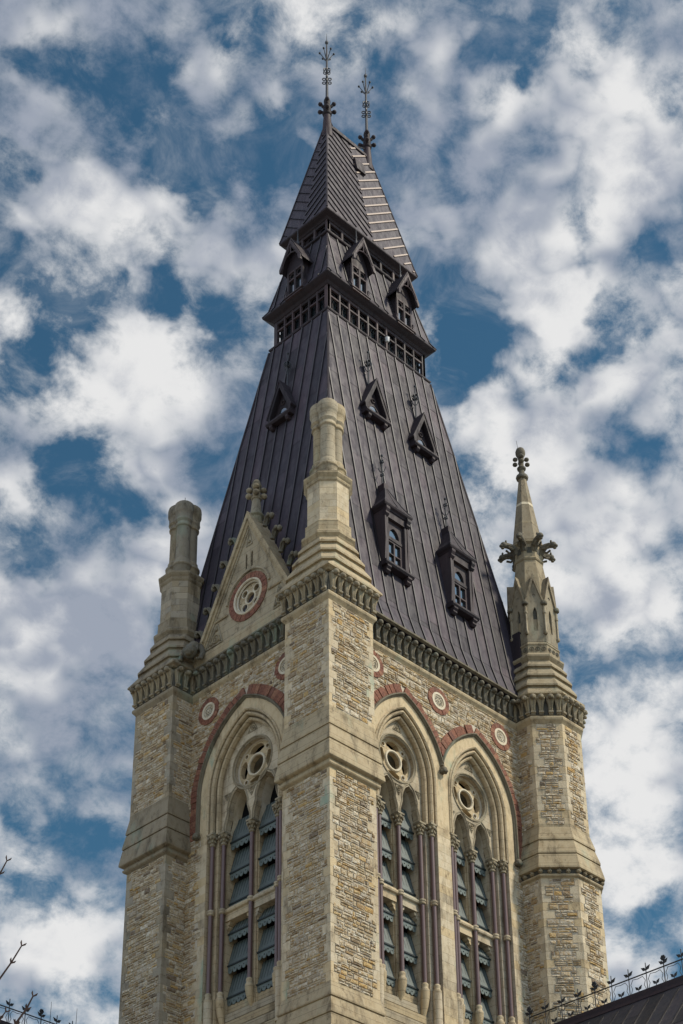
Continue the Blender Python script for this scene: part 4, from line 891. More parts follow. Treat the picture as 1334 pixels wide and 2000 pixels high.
# ------------------------------------------------------------------ metal roofs
RF = Fr((0, 0), (0, -1)); LF = Fr((0, 0), (-1, 0)); EF = Fr((0, 0), (1, 0)); NF = Fr((0, 0), (0, 1)); KA = 1.425
def blow(z): return 1.88 + (58.7 - z) * .15 if z >= 42.2 else 4.355 + (42.2 - z) * .30
def rectc(b, z, x0): return [(x0, -b, z), (b + KA, -b, z), (b + KA, b, z), (x0, b, z)]
def rect(b, z): return [(-b - KA, -b, z), (b + KA, -b, z), (b + KA, b, z), (-b - KA, b, z)]
def roof_core(levels, name, mt, off=.03): m = MB(); m.loft([rect(b - off, z) for b, z in levels]); return m.build(name, mt, T)
def roof_skin(parent, fb, z0, z1, breaks, seams, mname='roof', seam_w=.028, seam_h=.06, off=0.0, seg=2.1, cut=None):
    """sheets of roof metal between standing seams on all four slopes; fb(z) = half depth of the roof at height z"""
    sk = MB(); sm = MB()
    Z0 = z0
    for fr, ext in ((RF, KA), (LF, 0.0), (NF, KA), (EF, 0.0)):
        dep = KA - ext; z0 = cut if (fr is LF and cut) else Z0
        D = lambda z, lift=0.0: -(fb(z) + dep) - lift
        lim = lambda z: fb(z) + ext
        us = [u for u in seams if True]
        bounds = [-99] + us + [99]
        for ua, ub in zip(bounds, bounds[1:]):
            zs_ = {z0, z1} | set(breaks)
            z = z0 + random.uniform(.6, seg)
            while z < z1: zs_.add(z); z += seg * random.uniform(.8, 1.2)
            for uu in (abs(ua), abs(ub)):                               # where a seam dies into the hip
                lo, hi = z0, z1
                if lim(z0) > uu > lim(z1):
                    for _ in range(40):
                        md = (lo + hi) / 2
                        if lim(md) > uu: lo = md
                        else: hi = md
                    zs_.add(lo)
            zs_ = sorted(zs_)
            for za, zb in zip(zs_, zs_[1:]):
                if zb - za < .02: continue
                qa = (max(ua, -lim(za)), min(ub, lim(za))); qb = (max(ub if False else ua, -lim(zb)), min(ub, lim(zb)))
                if qa[1] - qa[0] < .01 and qb[1] - qb[0] < .01: continue
                qa = (min(qa[0], qa[1]), max(qa)); qb = (qb[0], qb[1]) if qb[1] > qb[0] else ((qb[0] + qb[1]) / 2,) * 2
                t0, t1, t2 = random.uniform(.006, .012), random.uniform(0, .004), random.uniform(0, .004)
                sk.add([fr(qa[0], D(za, t0 + off), za), fr(qa[1], D(za, t0 + t2 + off), za), fr(qb[1], D(zb, t1 + t2 + off), zb), fr(qb[0], D(zb, t1 + off), zb)], [(0, 1, 2, 3)])
        for u in us:
            zt = z1
            if abs(u) > lim(z1):
                if abs(u) > lim(z0) - .05: continue
                lo, hi = z0, z1
                for _ in range(40):
                    md = (lo + hi) / 2
                    if lim(md) > abs(u): lo = md
                    else: hi = md
                zt = lo
            zz = [z0] + [b for b in breaks if z0 < b < zt] + [zt]
            for za, zb in zip(zz, zz[1:]):
                sm.loft([[fr(u - seam_w, D(za, -.01), za), fr(u - seam_w, D(za, seam_h + off), za), fr(u + seam_w, D(za, seam_h + off), za), fr(u + seam_w, D(za, -.01), za)],
                         [fr(u - seam_w, D(zb, -.01), zb), fr(u - seam_w, D(zb, seam_h + off), zb), fr(u + seam_w, D(zb, seam_h + off), zb), fr(u + seam_w, D(zb, -.01), zb)]])
    a = sk.build('roof_sheet', mname, parent); b = sm.build('standing_seam', 'seam', parent); return a
def hips(parent, fb, zs_, r=.06, mname='trim'):
    for sx in (-1, 1):
        for sy in (-1, 1): m = MB(); m.tube([(sx * (fb(z) + KA), sy * fb(z), z + .0) for z in zs_], r, 6, False); m.build('hip_roll', mname, parent)
SE = [-.3 + .6 * k for k in range(-12, 14)]
# lower roof
m = MB(); m.loft([rectc(4.69, 40.97, -5.60), rectc(4.325, 42.2, -5.60), rectc(4.25, 42.6, -5.60), rectc(4.245, 42.66, -5.66), rect(1.835, 59.0)]); lr = m.build('lower_roof', 'trim', T)
roof_skin(lr, blow, 41.02, 58.98, [42.2], SE, cut=42.7)
hips(lr, blow, [41.05, 42.2, 58.95])
m = MB(); m.loft([rectc(b, z, -5.4) for b, z in ((4.70, 41.16), (4.79, 41.10), (4.79, 41.03), (4.68, 40.99))]); m.build('eaves_gutter', 'sooty', lr)
# lower gallery
def gallery(name, b, z0, z1, nR, nL, spR, spL, rail, eave, sill_b, arched, postw):
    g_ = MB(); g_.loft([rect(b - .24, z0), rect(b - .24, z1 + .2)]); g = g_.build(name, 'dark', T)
    s = MB(); s.loft([rect(x, z) for x, z in ((sill_b - .14, z0 - .12), (sill_b - .02, z0 - .08), (sill_b, z0 - .03), (sill_b, z0 + .02), (sill_b - .05, z0 + .06), (b + .01, z0 + .10), (b - .05, z0 + .10))]); s.build('sill', 'trim', g)
    for fr, n_, sp, dep, ext in ((RF, nR, spR, 0, KA), (LF, nL, spL, KA, 0), (NF, nR, spR, 0, KA), (EF, nL, spL, KA, 0)):
        f = MB(); L = b + ext; d = -(b + dep); xs = [(-n_ / 2 + k) * sp for k in range(n_ + 1)]
        for k, u in enumerate(xs):
            if k in (0, n_):
                a, c_ = (-L, u + postw) if k == 0 else (u - postw, L)
                
                e_ = .006 if fr in (RF, NF) else 0.0
                if k == 0: a += e_
                else: c_ -= e_
                f.box(fr, a, c_, d, d + .14, z0 + e_, z1 - e_)
            else: f.box(fr, u - postw, u + postw, d, d + .12, z0, z1)
        rails = [(z0, z0 + .09), (z1 - .16, z1)] + ([(rail - .04, rail + .04)] if rail else [])
        for p, q in rails:
            for u, v in zip(xs, xs[1:]): f.box(fr, u + postw, v - postw, d + .015, d + .11, p, q)
        f.build('window_frame', 'frame', g)
        if True:
            for u, v in zip(xs, xs[1:]):
                gl = MB(); gl.box(fr, u + postw, v - postw, d + .20, d + .215, z0 + .05, z1 - .05); o = gl.build('window_pane', 'glass', g)
                tr = MB(); c_ = (u + v) / 2; hw = (v - u) / 2 - postw
                if arched:
                    zc = z1 - .16 - hw * .55
                    tr.plate(fr, [(u + postw, zc - .25), (v - postw, zc - .25), (v - postw, z1 - .1), (u + postw, z1 - .1)], [[(c_ + hw * .62 * math.cos(a), zc - .22 + (.34 if math.sin(a) > 0 else .0) * math.sin(a)) for a in [PI * i / 10 for i in range(11)]]], d + .15, d + .19)
                else: 
                    tr.ring(fr, c_, d + .16, (rail + z1 - .16) / 2 + .02, hw * .62, .022, 14, 5)
                    tr.box(fr, c_ - .012, c_ + .012, d + .15, d + .19, z0 + .09, rail)
                tr.build('glazing_bar', 'trim', o)
    # curved soffit under the next roof
    so = MB(); eb, ez = eave
    so.loft([rect(x, z) for x, z in ((b - .02, z1 - .02), (b + .03, z1), (b + .06, z1 + .04), (b + (eb - b) * .30, z1 + (ez - z1) * .34), (b + (eb - b) * .62, z1 + (ez - z1) * .56), (eb - .03, ez - .05), (eb, ez - .02), (eb + .01, ez + .04), (eb - .05, ez + .08))]); so.build('soffit', 'trim', g)
    return g
gallery('lower_gallery', 1.70, 59.14, 60.74, 10, 6, .592, .515, 60.17, (2.078, 61.05), 1.87, False, .042)
# middle roof
bm_ = lambda z: 2.07 - (z - 61.1) * .55 if z < 61.45 else 1.878 - (z - 61.45) * .202
mr = roof_core([(2.06, 61.08), (1.878, 61.45), (1.25, 64.56)], 'middle_roof', 'trim')
roof_skin(mr, bm_, 61.10, 64.55, [61.45], [-.3 + .6 * k for k in range(-6, 8)], seg=1.9)
hips(mr, bm_, [61.1, 61.45, 64.55], .05)
gallery('upper_gallery', 1.235, 64.66, 65.50, 6, 3, .845, .80, None, (1.567, 65.72), 1.36, True, .055)
# upper roof, seams laid in a chevron
bu = lambda z: 1.567 - (z - 65.76) * .23 if z < 66.1 else 1.489 - (z - 66.1) * .1842
ur = roof_core([(1.56, 65.78), (1.489, 66.1), (.065, 73.83)], 'upper_roof', 'roof', 0.0)
def chevron(fr, dep, ext):
    D = lambda z, l: -(bu(z) + dep) - l
    for right in (False, True):
        for k in range(-6, 14):
            c0 = 65.2 + .672 * k + (0.33 if not right else 0); pts = []
            # line z = c0 + |u| from the middle of the slope up to the hip
            N = 40
            for i in range(N + 1):
                x = 4.0 * i / N; z = c0 + x
                if z < 65.86: continue
                if z > 73.75 or x > bu(z) + ext - .03: break
                pts.append(((x if right else -x), z))
            if len(pts) < 2: continue
            (u0, z0), (u1, z1) = pts[0], pts[-1]
            mid = [(u0, z0)] + ([(0, 0)] if False else []) + [(u1, z1)]
            if z0 < 66.1 < z1: t = (66.1 - z0) / (z1 - z0); mid = [(u0, z0), (u0 + (u1 - u0) * t, 66.1), (u1, z1)]
            w = .026
            q_ = MB(); q_.loft([[fr(u - w, D(z + w, -.01), z + w), fr(u - w, D(z + w, .05), z + w), fr(u + w, D(z - w, .05), z - w), fr(u + w, D(z - w, -.01), z - w)] for u, z in mid]); q_.build('chevron_seam', 'edge' if right and fr is RF else 'seam', ur)  # light-catching half takes the paler, highlight-coloured metal
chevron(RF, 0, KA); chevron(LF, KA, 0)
hips(ur, bu, [65.8, 66.1, 73.75], .045)
m = MB(); m.loft([[(x, y, z) for y, z in ((-.16, 73.72), (.16, 73.72), (.11, 73.95), (.07, 74.0), (-.07, 74.0), (-.11, 73.95))] for x in (-1.42, 1.42)])
m.loft([[(x, y, z) for y, z in ((-.05, 73.98), (.05, 73.98), (.05, 74.12), (-.05, 74.12))] for x in (-.95, .62)])
m.build('ridge_cap', 'trim', ur)
m = MB(); m.tube([(-1.38, 0, 74.62), (-.95, 0, 74.05)], .035, 6); m.tube([(1.38, 0, 74.50), (.60, 0, 74.08)], .035, 6); m.build('ridge_stay', 'seam', ur)
# roof hatch
m = MB(); m.loft([[RF(u, -bu(z) - l, z) for u, z, l in ((.02, 71.55, .02), (.62, 71.55, .02), (.62, 72.45, .02), (.02, 72.45, .02))], [RF(u, -bu(z) - l, z) for u, z, l in ((.02, 71.55, .14), (.62, 71.55, .14), (.62, 72.40, .14), (.02, 72.40, .14))]]); m.build('roof_hatch', 'trim', ur)
# big finials on the ends of the ridge
def finial(x):
    f = MB(); f.lathe((x, 0), [(.30, 72.9), (.235, 73.6), (.20, 74.2), (.175, 74.55), (.21, 74.58), (.235, 74.66), (.21, 74.74), (.17, 74.78), (.18, 74.9), (.20, 75.05), (.15, 75.3), (.155, 75.5), (.17, 75.56), (.155, 75.68), (.09, 75.85), (.05, 75.9)], 14)
    o = f.build('ridge_finial', 'trim', T)
    c = MB()
    for z, r in ((74.86, .33), (75.30, .31)):
        for k in range(4):
            a = k * PI / 2 + PI / 4; P = lambda q, zz: (x + q * math.cos(a), q * math.sin(a), zz)
            c.tube([P(.12, z - .12), P(.22, z - .06), P(r - .02, z + (.10 if z > 75 else .0))], [.10, .08, .065], 7); c.ball(P(r + .02, z + (.10 if z > 75 else -.03)), (.115, .115, .115), 8, 6)
    c.build('crocket', 'trim', o)
    p = MB(); p.lathe((x, 0), [(.075, 75.8), (.062, 77.2), (.048, 79.0), (.034, 79.85), (.075, 79.90), (.095, 79.97), (.075, 80.05), (.02, 80.1), (.006, 80.65)], 8)
    for k in range(6):
        a = k * PI / 3 + .35; P = lambda q, zz: (x + q * math.cos(a), q * math.sin(a), zz)
        p.tube([P(.02, 78.62), P(.14, 78.78), P(.27, 79.02), P(.33, 79.10)], .022, 5); p.ball(P(.35, 79.14), .062, 7, 5)
    p.lathe((x, 0), [(.04, 78.55), (.06, 78.6), (.06, 78.7), (.035, 78.76)], 8)
    for a in (0, PI / 3, 2 * PI / 3): p.ring(Fr((x, 0), (math.cos(a + .3), math.sin(a + .3))), 0, 0, 77.82, .19, .026, 16, 5)
    p.ring(Fr((x, 0), (math.cos(1.9), math.sin(1.9))), 0, 0, 77.82, .10, .022, 12, 5)
    for k in range(4):
        a = k * PI / 2 + PI / 4; F2 = Fr((x, 0), (-math.sin(a), math.cos(a)))
        for z, dz in ((77.20, .10), (76.98, -.10)): p.ring(F2, .14, 0, z + dz * .3, .085, .028, 10, 5)
    p.build('ornament_pole', 'iron', o)
finial(-1.387); finial(1.387)

# ------------------------------------------------------------------ dormers
def spike(fr, u, d, z0, z1, parent, ring=True):
    m = MB(); h_ = z1 - z0; P = lambda du, dd, z: fr(u + du, d + dd, z)
    m.tube([P(0, 0, z0 - .2), P(0, 0, z1)], [.042, .026], 6); m.ball(P(0, 0, z1), .06, 7, 5)
    if ring:
        for a in (0, 1.05, 2.1): m.ring(Fr(P(0, 0, 0)[:2], (math.cos(a), math.sin(a))), 0, 0, z0 + h_ * .68, .15, .030, 14, 5)
    else:
        for a in (.4, 2.0): m.ring(Fr(P(0, 0, 0)[:2], (math.cos(a), math.sin(a))), 0, 0, z0 + h_ * .80, .085, .024, 12, 5); m.ring(Fr(P(0, 0, 0)[:2], (math.cos(a), math.sin(a))), 0, 0, z0 + h_ * .36, .08, .024, 12, 5)
    for k in range(4):
        a = k * PI / 2 + .5; q = P(0, 0, 0)
        m.tube([(q[0], q[1], z0 + h_ * .42), (q[0] + .10 * math.cos(a), q[1] + .10 * math.sin(a), z0 + h_ * .50), (q[0] + .17 * math.cos(a), q[1] + .17 * math.sin(a), z0 + h_ * .62)], .018, 5)
    m.build('iron_finial', 'iron', parent)
def tri_dormer(fr, u, d):
    D = empty_part('triangular_dormer', T); back = d + 1.1
    hw = .60; zb, za = 53.28, 55.30
    m = MB(); o = [(-hw - .06, zb + .02), (-hw - .10, zb + .36), (0, za + .02), (hw + .10, zb + .36), (hw + .06, zb + .02)]; i_ = [(-hw + .06, zb + .05), (-hw + .05, zb + .36), (0, za - .30), (hw - .05, zb + .36), (hw - .06, zb + .05)]
    m.plate(fr, [(u + a, z) for a, z in o], [[(u + a, z) for a, z in i_]], d - .06, d + .28); m.build('frame', 'trim', D)
    m = MB(); m.loft([[fr(u + a, dd, z) for a, z in [(-hw - .05, zb), (-hw - .08, zb + .36), (0, za - .02), (hw + .08, zb + .36), (hw + .05, zb)]] for dd in (d + .24, back)]); m.build('cheek', 'trim', D)
    m = MB()
    for s in (-1, 1): m.prism(fr, [(u + s * (hw + .13), zb + .30), (u + s * (hw + .17), zb + .36), (u, za + .14), (u, za + .02)], d - .09, back)
    m.build('dormer_roof', 'trim', D)
    m = MB(); m.prism(fr, [(u + a, z) for a, z in i_], d + .20, d + .23); m.build('spandrel', 'trim', D)
    m = MB(); m.prism(fr, [(u + .34 * math.cos(a), zb + .06 + .62 * math.sin(a)) for a in [PI * k / 12 for k in range(13)]], d + .17, d + .215); g = m.build('window_pane', 'glass', D)
    m = MB(); m.tube([fr(u + .36 * math.cos(a), d + .17, zb + .06 + .65 * math.sin(a)) for a in [PI * k / 12 for k in range(13)]], .03, 5); m.ring(fr, u, d + .17, zb + 1.02, .10, .025, 12, 5); m.build('window_frame', 'frame', D)
    m = MB(); m.profile(fr, u - hw - .12, u + hw + .12, [(d - .16, zb - .04), (d - .16, zb + .04), (d - .05, zb + .08), (d + .4, zb + .08), (d + .4, zb - .14), (d - .10, zb - .12)])
    for s in (-1, 1): m.profile(fr, u + s * .48 - .08, u + s * .48 + .08, [(d - .10, zb - .12), (d - .10, zb - .22), (d - .02, zb - .32), (d + .08, zb - .34), (d + .3, zb - .30), (d + .3, zb - .12)])
    m.build('sill', 'trim', D); spike(fr, u, d + .42, za - .05, za + 1.95, D)
for u in (-1.48, 1.48): tri_dormer(RF, u, -2.90)
tri_dormer(LF, 0.0, -4.30)
def big_dormer(fr, u, d):
    D = empty_part('window_dormer', T); hw = .68; zb, ze, za = 44.34, 47.0, 48.75; back = d + 1.6
    m = MB(); o = [(-hw + .085, zb), (hw - .085, zb), (hw - .085, ze), (-hw + .085, ze)]; i_ = [(-.47, zb + .02), (.47, zb + .02), (.47, ze - .34), (-.47, ze - .34)]
    m.plate(fr, [(u + a, z) for a, z in o], [[(u + a, z) for a, z in i_]], d, d + .30); m.build('front', 'frame', D)
    m = MB()
    for s in (-1, 1):
        a, b = sorted((u + s * hw, u + s * (hw - .08))); m.loft([[fr(x, dd, z) for dd, z in ((d + .02, zb), (d + .0, zb + .5), (d - .04, zb + 1.2), (d - .02, ze), (back, ze), (back, zb))] for x in (a, b)])
    m.box(fr, u - hw + .10, u + hw - .10, d + .36, back, zb, ze - .01); m.build('cheek', 'frame', D)
    m = MB(); m.prism(fr, [(u - .47, zb), (u + .47, zb), (u + .47, ze - .3), (u - .47, ze - .3)], d + .22, d + .25); m.build('window_pane', 'glass', D)
    m = MB(); zt = zb + 1.42; f0, f1 = d + .14, d + .215
    m.plate(fr, [(u - .47, zt), (u + .47, zt), (u + .47, ze - .3), (u - .47, ze - .3)], [[(u + x, z) for x, z in arc_pts(.27, .42, zt + .22, zt + .14, 6)]], f0, f1)
    m.box(fr, u - .47, u + .47, f0 - .03, f1, zt - .06, zt + .06)
    for x0, x1 in ((-.47, -.34), (.34, .47), (-.035, .035)): m.box(fr, u + x0, u + x1, f0, f1, zb, zt - .06)
    for x0, x1 in ((-.34, -.035), (.035, .34)):
        for z0_, z1_ in ((zb, zb + .10), (zb + .68, zb + .73), (zt - .14, zt - .06)): m.box(fr, u + x0, u + x1, f0, f1, z0_, z1_)
    m.build('window_frame', 'frame', D)
    m = MB(); e = [(hw + .02, d - .03, ze - .02), (hw + .04, d - .06, ze + .04), (hw + .10, d - .14, ze + .10), (hw + .13, d - .17, ze + .17), (hw + .13, d - .17, ze + .24), (hw + .06, d - .10, ze + .28)]
    m.loft([[fr(u - a, dd, z), fr(u + a, dd, z), fr(u + a, back, z), fr(u - a, back, z)] for a, dd, z in e])
    for s in (-1, 1): m.profile(fr, u + s * .60 - .10, u + s * .60 + .10, [(d - .15, ze + .05), (d - .16, ze - .08), (d - .10, ze - .20), (d - .11, ze - .28), (d - .04, ze - .36), (d + .05, ze - .36), (d + .05, ze + .05)])
    m.build('dormer_cornice', 'trim', D)
    m = MB(); a = hw + .09; rd = d + .55
    m.loft([[fr(u - a, d - .12, ze + .26), fr(u + a, d - .12, ze + .26), fr(u + a, back, ze + .26), fr(u - a, back, ze + .26)], [fr(u - a * .62, d + .12, ze + .72), fr(u + a * .62, d + .12, ze + .72), fr(u + a * .62, back + .2, ze + .72), fr(u - a * .62, back + .2, ze + .72)], [fr(u - .03, rd, za), fr(u + .03, rd, za), fr(u + .03, back + .6, za), fr(u - .03, back + .6, za)]])
    m.box(fr, u - .12, u + .12, rd - .05, rd + .5, za - .25, za + .16); m.build('dormer_roof', 'trim', D)
    m = MB(); m.tube([fr(u + .02, d - .13, ze + .28), fr(u + .02, d + .11, ze + .73), fr(u, rd, za)], .016, 5)
    for s in (-1, 1): m.tube([fr(u + s * a, d - .13, ze + .28), fr(u + s * a * .62, d + .11, ze + .73), fr(u + s * .02, rd, za + .02)], .018, 5)
    m.build('seam', 'seam', D)
    m = MB(); m.profile(fr, u - hw - .12, u + hw + .12, [(d - .17, zb - .10), (d - .17, zb - .02), (d - .10, zb + .03), (d + .4, zb + .05), (d + .4, zb - .22), (d - .11, zb - .18)])
    for s in (-1, 1): m.profile(fr, u + s * .58 - .11, u + s * .58 + .11, [(d - .12, zb - .18), (d - .13, zb - .26), (d - .06, zb - .34), (d - .07, zb - .42), (d + .02, zb - .50), (d + .3, zb - .46), (d + .3, zb - .18)])
    m.build('sill', 'trim', D); spike(fr, u, rd + .15, za + .16, za + 1.75, D, False)
for u in (-1.92, 1.92): big_dormer(RF, u, -4.25)
def gable_dormer(fr, u, d, hwid=.50):
    D = empty_part('gabled_dormer', T); zb, ze, za = 61.20, 62.95, 64.28; back = d + 1.3; hw = hwid
    m = MB(); m.loft([[fr(u + a, dd, z) for a, z in ((-hw, zb), (hw, zb), (hw, ze), (0, za - .15), (-hw, ze))] for dd in (d + .34, back)]); m.build('cheek', 'trim', D)
    m = MB(); m.prism(fr, [(u - hw + .06, zb), (u + hw - .06, zb), (u + hw - .06, ze - .2), (u - hw + .06, ze - .2)], d + .30, d + .325); m.build('window_pane', 'glass', D)
    m = MB(); f0, f1 = d + .17, d + .295; zt = zb + .92
    for x0, x1 in ((-hw, -hw + .10), (hw - .10, hw), (-.05, .05)): m.box(fr, u + x0, u + x1, f0, f1, zb, ze - .3)
    for x0, x1 in ((-hw + .10, -.05), (.05, hw - .10)):
        for a, b in ((zb, zb + .06), (zt - .04, zt + .04), (ze - .40, ze - .3)): m.box(fr, u + x0, u + x1, f0 + .01, f1, a, b)
        m.ring(fr, u + (x0 + x1) / 2, f0 + .06, zt + .26, .14, .018, 12, 5)
    m.build('window_frame', 'frame', D)
    m = MB(); m.prism(fr, [(u - hw, ze - .3), (u + hw, ze - .3), (u + hw, ze), (u, za - .14), (u - hw, ze)], f0 + .01, f1 - .01); m.build('gable_panel', 'trim', D)
    ro = MB(); sl_ = (za - ze) / (hw + .12)
    for s in (-1, 1):
        a = hw + .22; zlow = za - sl_ * a
        ro.prism(fr, [(u + s * a, zlow), (u + s * a, zlow + .10), (u, za + .12), (u, za)], d - .10, back + .5)
    ro.build('dormer_roof', 'trim', D)
    b = MB()                                                             # barge boards with curved braces
    for s in (-1, 1):
        a = hw + .18; zlow = za - sl_ * a
        b.prism(fr, [(u + s * a, zlow - .16), (u + s * a, zlow + .02), (u, za - .02), (u, za - .26)], d - .14, d - .06)
        b.prism(fr, [(u + s * (a - .14), zlow + .14), (u + s * a, zlow - .02), (u + s * (a - .01), zlow - .24), (u + s * (a - .10), zlow - .20), (u + s * (a - .20), zlow + .06)], d - .15, d - .04)
        b.tube([fr(u + s * (a - .16), d - .09, zlow + .0), fr(u + s * (a - .22), d - .09, zlow + .26), fr(u + s * .30, d - .09, zlow + .52), fr(u, d - .09, zlow + .62)], .035, 6)
        b.tube([fr(u + s * .04, d - .09, za - .42), fr(u + s * .26, d - .09, zlow + .62)], .03, 6)
    b.tube([fr(u, d - .09, za - .1), fr(u, d - .09, zlow + .60)], .032, 6); b.build('barge_board', 'frame', D)
    m = MB(); m.profile(fr, u - hw - .10, u + hw + .10, [(d + .06, zb - .10), (d + .06, zb - .04), (d + .16, zb + .0), (d + .5, zb + .02), (d + .5, zb - .14)]); m.profile(fr, u - hw - .02, u + hw + .02, [(d + .10, zb - .20), (d + .10, zb - .14), (d + .5, zb - .12), (d + .5, zb - .22)])
    for s in (-1, 1): m.profile(fr, u + s * (hw + .03) - .05, u + s * (hw + .03) + .05, [(d + .08, zb), (d + .14, zb + .2), (d + .10, zb + .34), (d + .2, zb + .44), (d + .4, zb + .44), (d + .4, zb)])
    m.build('sill', 'frame', D)
    m = MB(); m.tube([fr(u, d + .35, za), fr(u, d + .35, za + .95)], [.045, .015], 6); m.ball(fr(u, d + .35, za + .45), .05, 7, 5); m.lathe(fr(u, d + .35, 0)[:2], [(.09, za), (.06, za + .2), (.03, za + .3)], 8); m.build('iron_finial', 'iron', D)
for u in (-1.45, 1.45): gable_dormer(RF, u, -2.22)
gable_dormer(LF, 0.0, -3.66)

# lead flashings and brackets on the roof beside the turret
m = MB(); m.loft([[(4.9, -4.62, 41.2), (5.8, -4.9, 41.2), (5.8, -4.0, 41.2), (4.9, -4.0, 41.2)], [(5.05, -4.52, 44.75), (5.8, -4.7, 44.75), (5.8, -4.0, 44.75), (5.05, -4.0, 44.75)]]); m.build('turret_saddle', 'trim', lr)

# ------------------------------------------------------------------ floodlight camera hung on the gallery
c = RF(.32, -1.98, 59.62)
k_ = thing('security_camera', (c[0], c[1], c[2] + ZS), 'small white security camera on a bracket at the long gallery windows', 'camera')
BASE[k_.name] = tuple(k_.location)
m = MB(); m.lathe(c[:2], [(.02, 59.44), (.07, 59.46), (.10, 59.54), (.10, 59.66), (.11, 59.70), (.06, 59.76), (.02, 59.78)], 12); m.build('dome', 'white', k_)
m = MB(); m.tube([RF(.32, -1.98, 59.76), RF(.32, -1.96, 59.86), RF(.32, -1.72, 59.86)], .03, 6); m.build('bracket', 'iron', k_)

# ------------------------------------------------------------------ neighbouring wings with crested roofs
def leaf(m, p, dx, dz, s=.115):
    """a small folded iron leaf lying in the plane of the cresting; dx is a horizontal unit vector"""
    q = Vector(p); X = Vector((dx[0], dx[1], 0)); up = Vector((0, 0, 1)); n_ = X.cross(up); a = (X * .8 + up * dz).normalized(); b = (up * .8 - X * dz).normalized()
    pts = [q, q + a * s * .9 - b * s * .55, q + a * s * 2.1, q + a * s * .9 + b * s * .55]
    m.loft([[t - n_ * .012 for t in pts], [t + n_ * .012 for t in pts]])
def cresting(p0, dirv, length, z, step, label):
    X = Vector((dirv[0], dirv[1], 0)); t = thing('roof_cresting', (p0[0], p0[1], z + ZS), label, 'railing', 'wrought iron crestings on the ridges'); BASE[t.name] = tuple(t.location)
    P = lambda s, h_, o=0: Vector((p0[0], p0[1], z)) + X * s + Vector((0, 0, h_))
    rl = MB(); rl.tube([P(0, .60), P(length, .60)], .024, 6, False); rl.build('top_rail', 'iron', t)
    n_ = int(length / step); post = None; flower = None; arch = None
    for k in range(n_ + 1):
        s = k * step; m = MB(); fl = (k % 4 == 0)
        m.tube([P(s, -.18), P(s, .86 if fl else .98)], .022 if fl else .018, 6, False)
        if fl:
            b = P(s, .92)
            for j in range(6): a = j * PI / 3; m.ball((b.x + X.x * .065 * math.cos(a), b.y + X.y * .065 * math.cos(a), b.z + .065 * math.sin(a)), .045, 6, 4)
            m.ball(tuple(b), .03, 6, 4)
        for sg in (-1, 1): leaf(m, P(s, .70), X * sg, .75 if sg > 0 else .55)
        m.build('post', 'iron', t)
        if k < n_:
            m = MB(); mid = s + step / 2
            m.tube([P(s + .03, -.02), P(s + .12, .20), P(s + .06, .36), P(s + .16, .53), P(mid, .50), P(s + step - .16, .53), P(s + step - .06, .36), P(s + step - .12, .20), P(s + step - .03, -.02)], .012, 5)
            m.tube([P(mid, -.14), P(mid, .10)], .014, 5)
            for sg in (-1, 1): leaf(m, P(mid, .08), X * sg, .9, .10); 
            m.build('scroll', 'iron', t)
def wing(name, label, p0, dirv, length, z, half, drop, seam_off):
    """a stone wing with a steep seamed metal roof; the ridge runs from p0 along dirv at height z"""
    X = Vector((dirv[0], dirv[1], 0)); Y = Vector((-dirv[1], dirv[0], 0)); O = Vector((p0[0], p0[1], 0)); t = thing(name, (p0[0], p0[1], 0), label, 'building'); BASE[t.name] = tuple(t.location)
    P = lambda s, o, h_: O + X * s + Y * o + Vector((0, 0, h_))
    m = MB(); m.loft([[P(s, -half + .4, -ZS), P(s, half - .4, -ZS), P(s, half - .4, z - drop + .3), P(s, -half + .4, z - drop + .3)] for s in (0, length)]); m.build('wall', 'quoin', t)
    m = MB(); m.loft([[P(s, -half, z - drop), P(s, half, z - drop), P(s, .05, z - .16), P(s, -.05, z - .16)] for s in (0, length)]); r = m.build('roof', 'trim', t)
    sk = MB(); sm = MB(); n_ = int(length / .62)
    for side in (-1, 1):
        for k in range(n_):
            a, b = k * .62, (k + 1) * .62; zz = [0, random.uniform(.3, .5), random.uniform(.6, .85), 1]
            for f0, f1 in zip(zz, zz[1:]):
                q = lambda s, f, l: P(s, side * (half + (.05 - half) * f) + side * l, z - drop + (drop - .16) * f + l * .6); e0 = random.uniform(.008, .016)
                sk.add([q(a, f0, e0), q(b, f0, e0), q(b, f1, .006), q(a, f1, .006)], [(0, 1, 2, 3)])
            u = a + seam_off
            sm.loft([[P(u - .02, side * (half + (.05 - half) * f) + side * (l * .8), z - drop + (drop - .16) * f + l * .6) + X * dx for dx, l in ((0, -.01), (0, .05), (.04, .05), (.04, -.01))] for f in (0, .93)])
    sk.build('roof_sheet', 'wing_roof', r); sm.build('standing_seam', 'seam', r)
    rc = MB()
    for w_, h0, h1 in ((.10, -.02, -.22), (.17, -.22, -.34), (.30, -.34, -.46), (.27, -.46, -.62)): rc.loft([[P(s, -w_, z + h0), P(s, w_, z + h0), P(s, w_ + .03, z + h1), P(s, -w_ - .03, z + h1)] for s in (0, length)])
    rc.build('ridge_roll', 'trim', r)
    return t
wing('building_wing', 'wing with a steep dark seamed metal roof in front of the octagonal turret', (3.2, YW - .1), (0, -1), 34, 26.00, 6.0, 7.5, .02)
cresting((3.2, YW - .9), (0, -1), 32, 26.00, .73, 'wrought iron cresting with leaves and flower knobs crossing the foot of the octagonal turret')
wt = wing('building_wing', 'wing whose metal roof ridge just shows behind the bare tree twigs', (2.0, 10.0), (-1, 0), 40, 27.70, 6.0, 7.5, .02)
cresting((-4.0, 10.0), (-1, 0), 30, 27.70, .73, 'wrought iron cresting with leaves behind the bare tree twigs')
t = thing('chimney_stack', (-9.6, 11.2, 0), 'pale stone chimney stack behind the iron cresting and bare twigs', 'chimney'); BASE[t.name] = tuple(t.location)
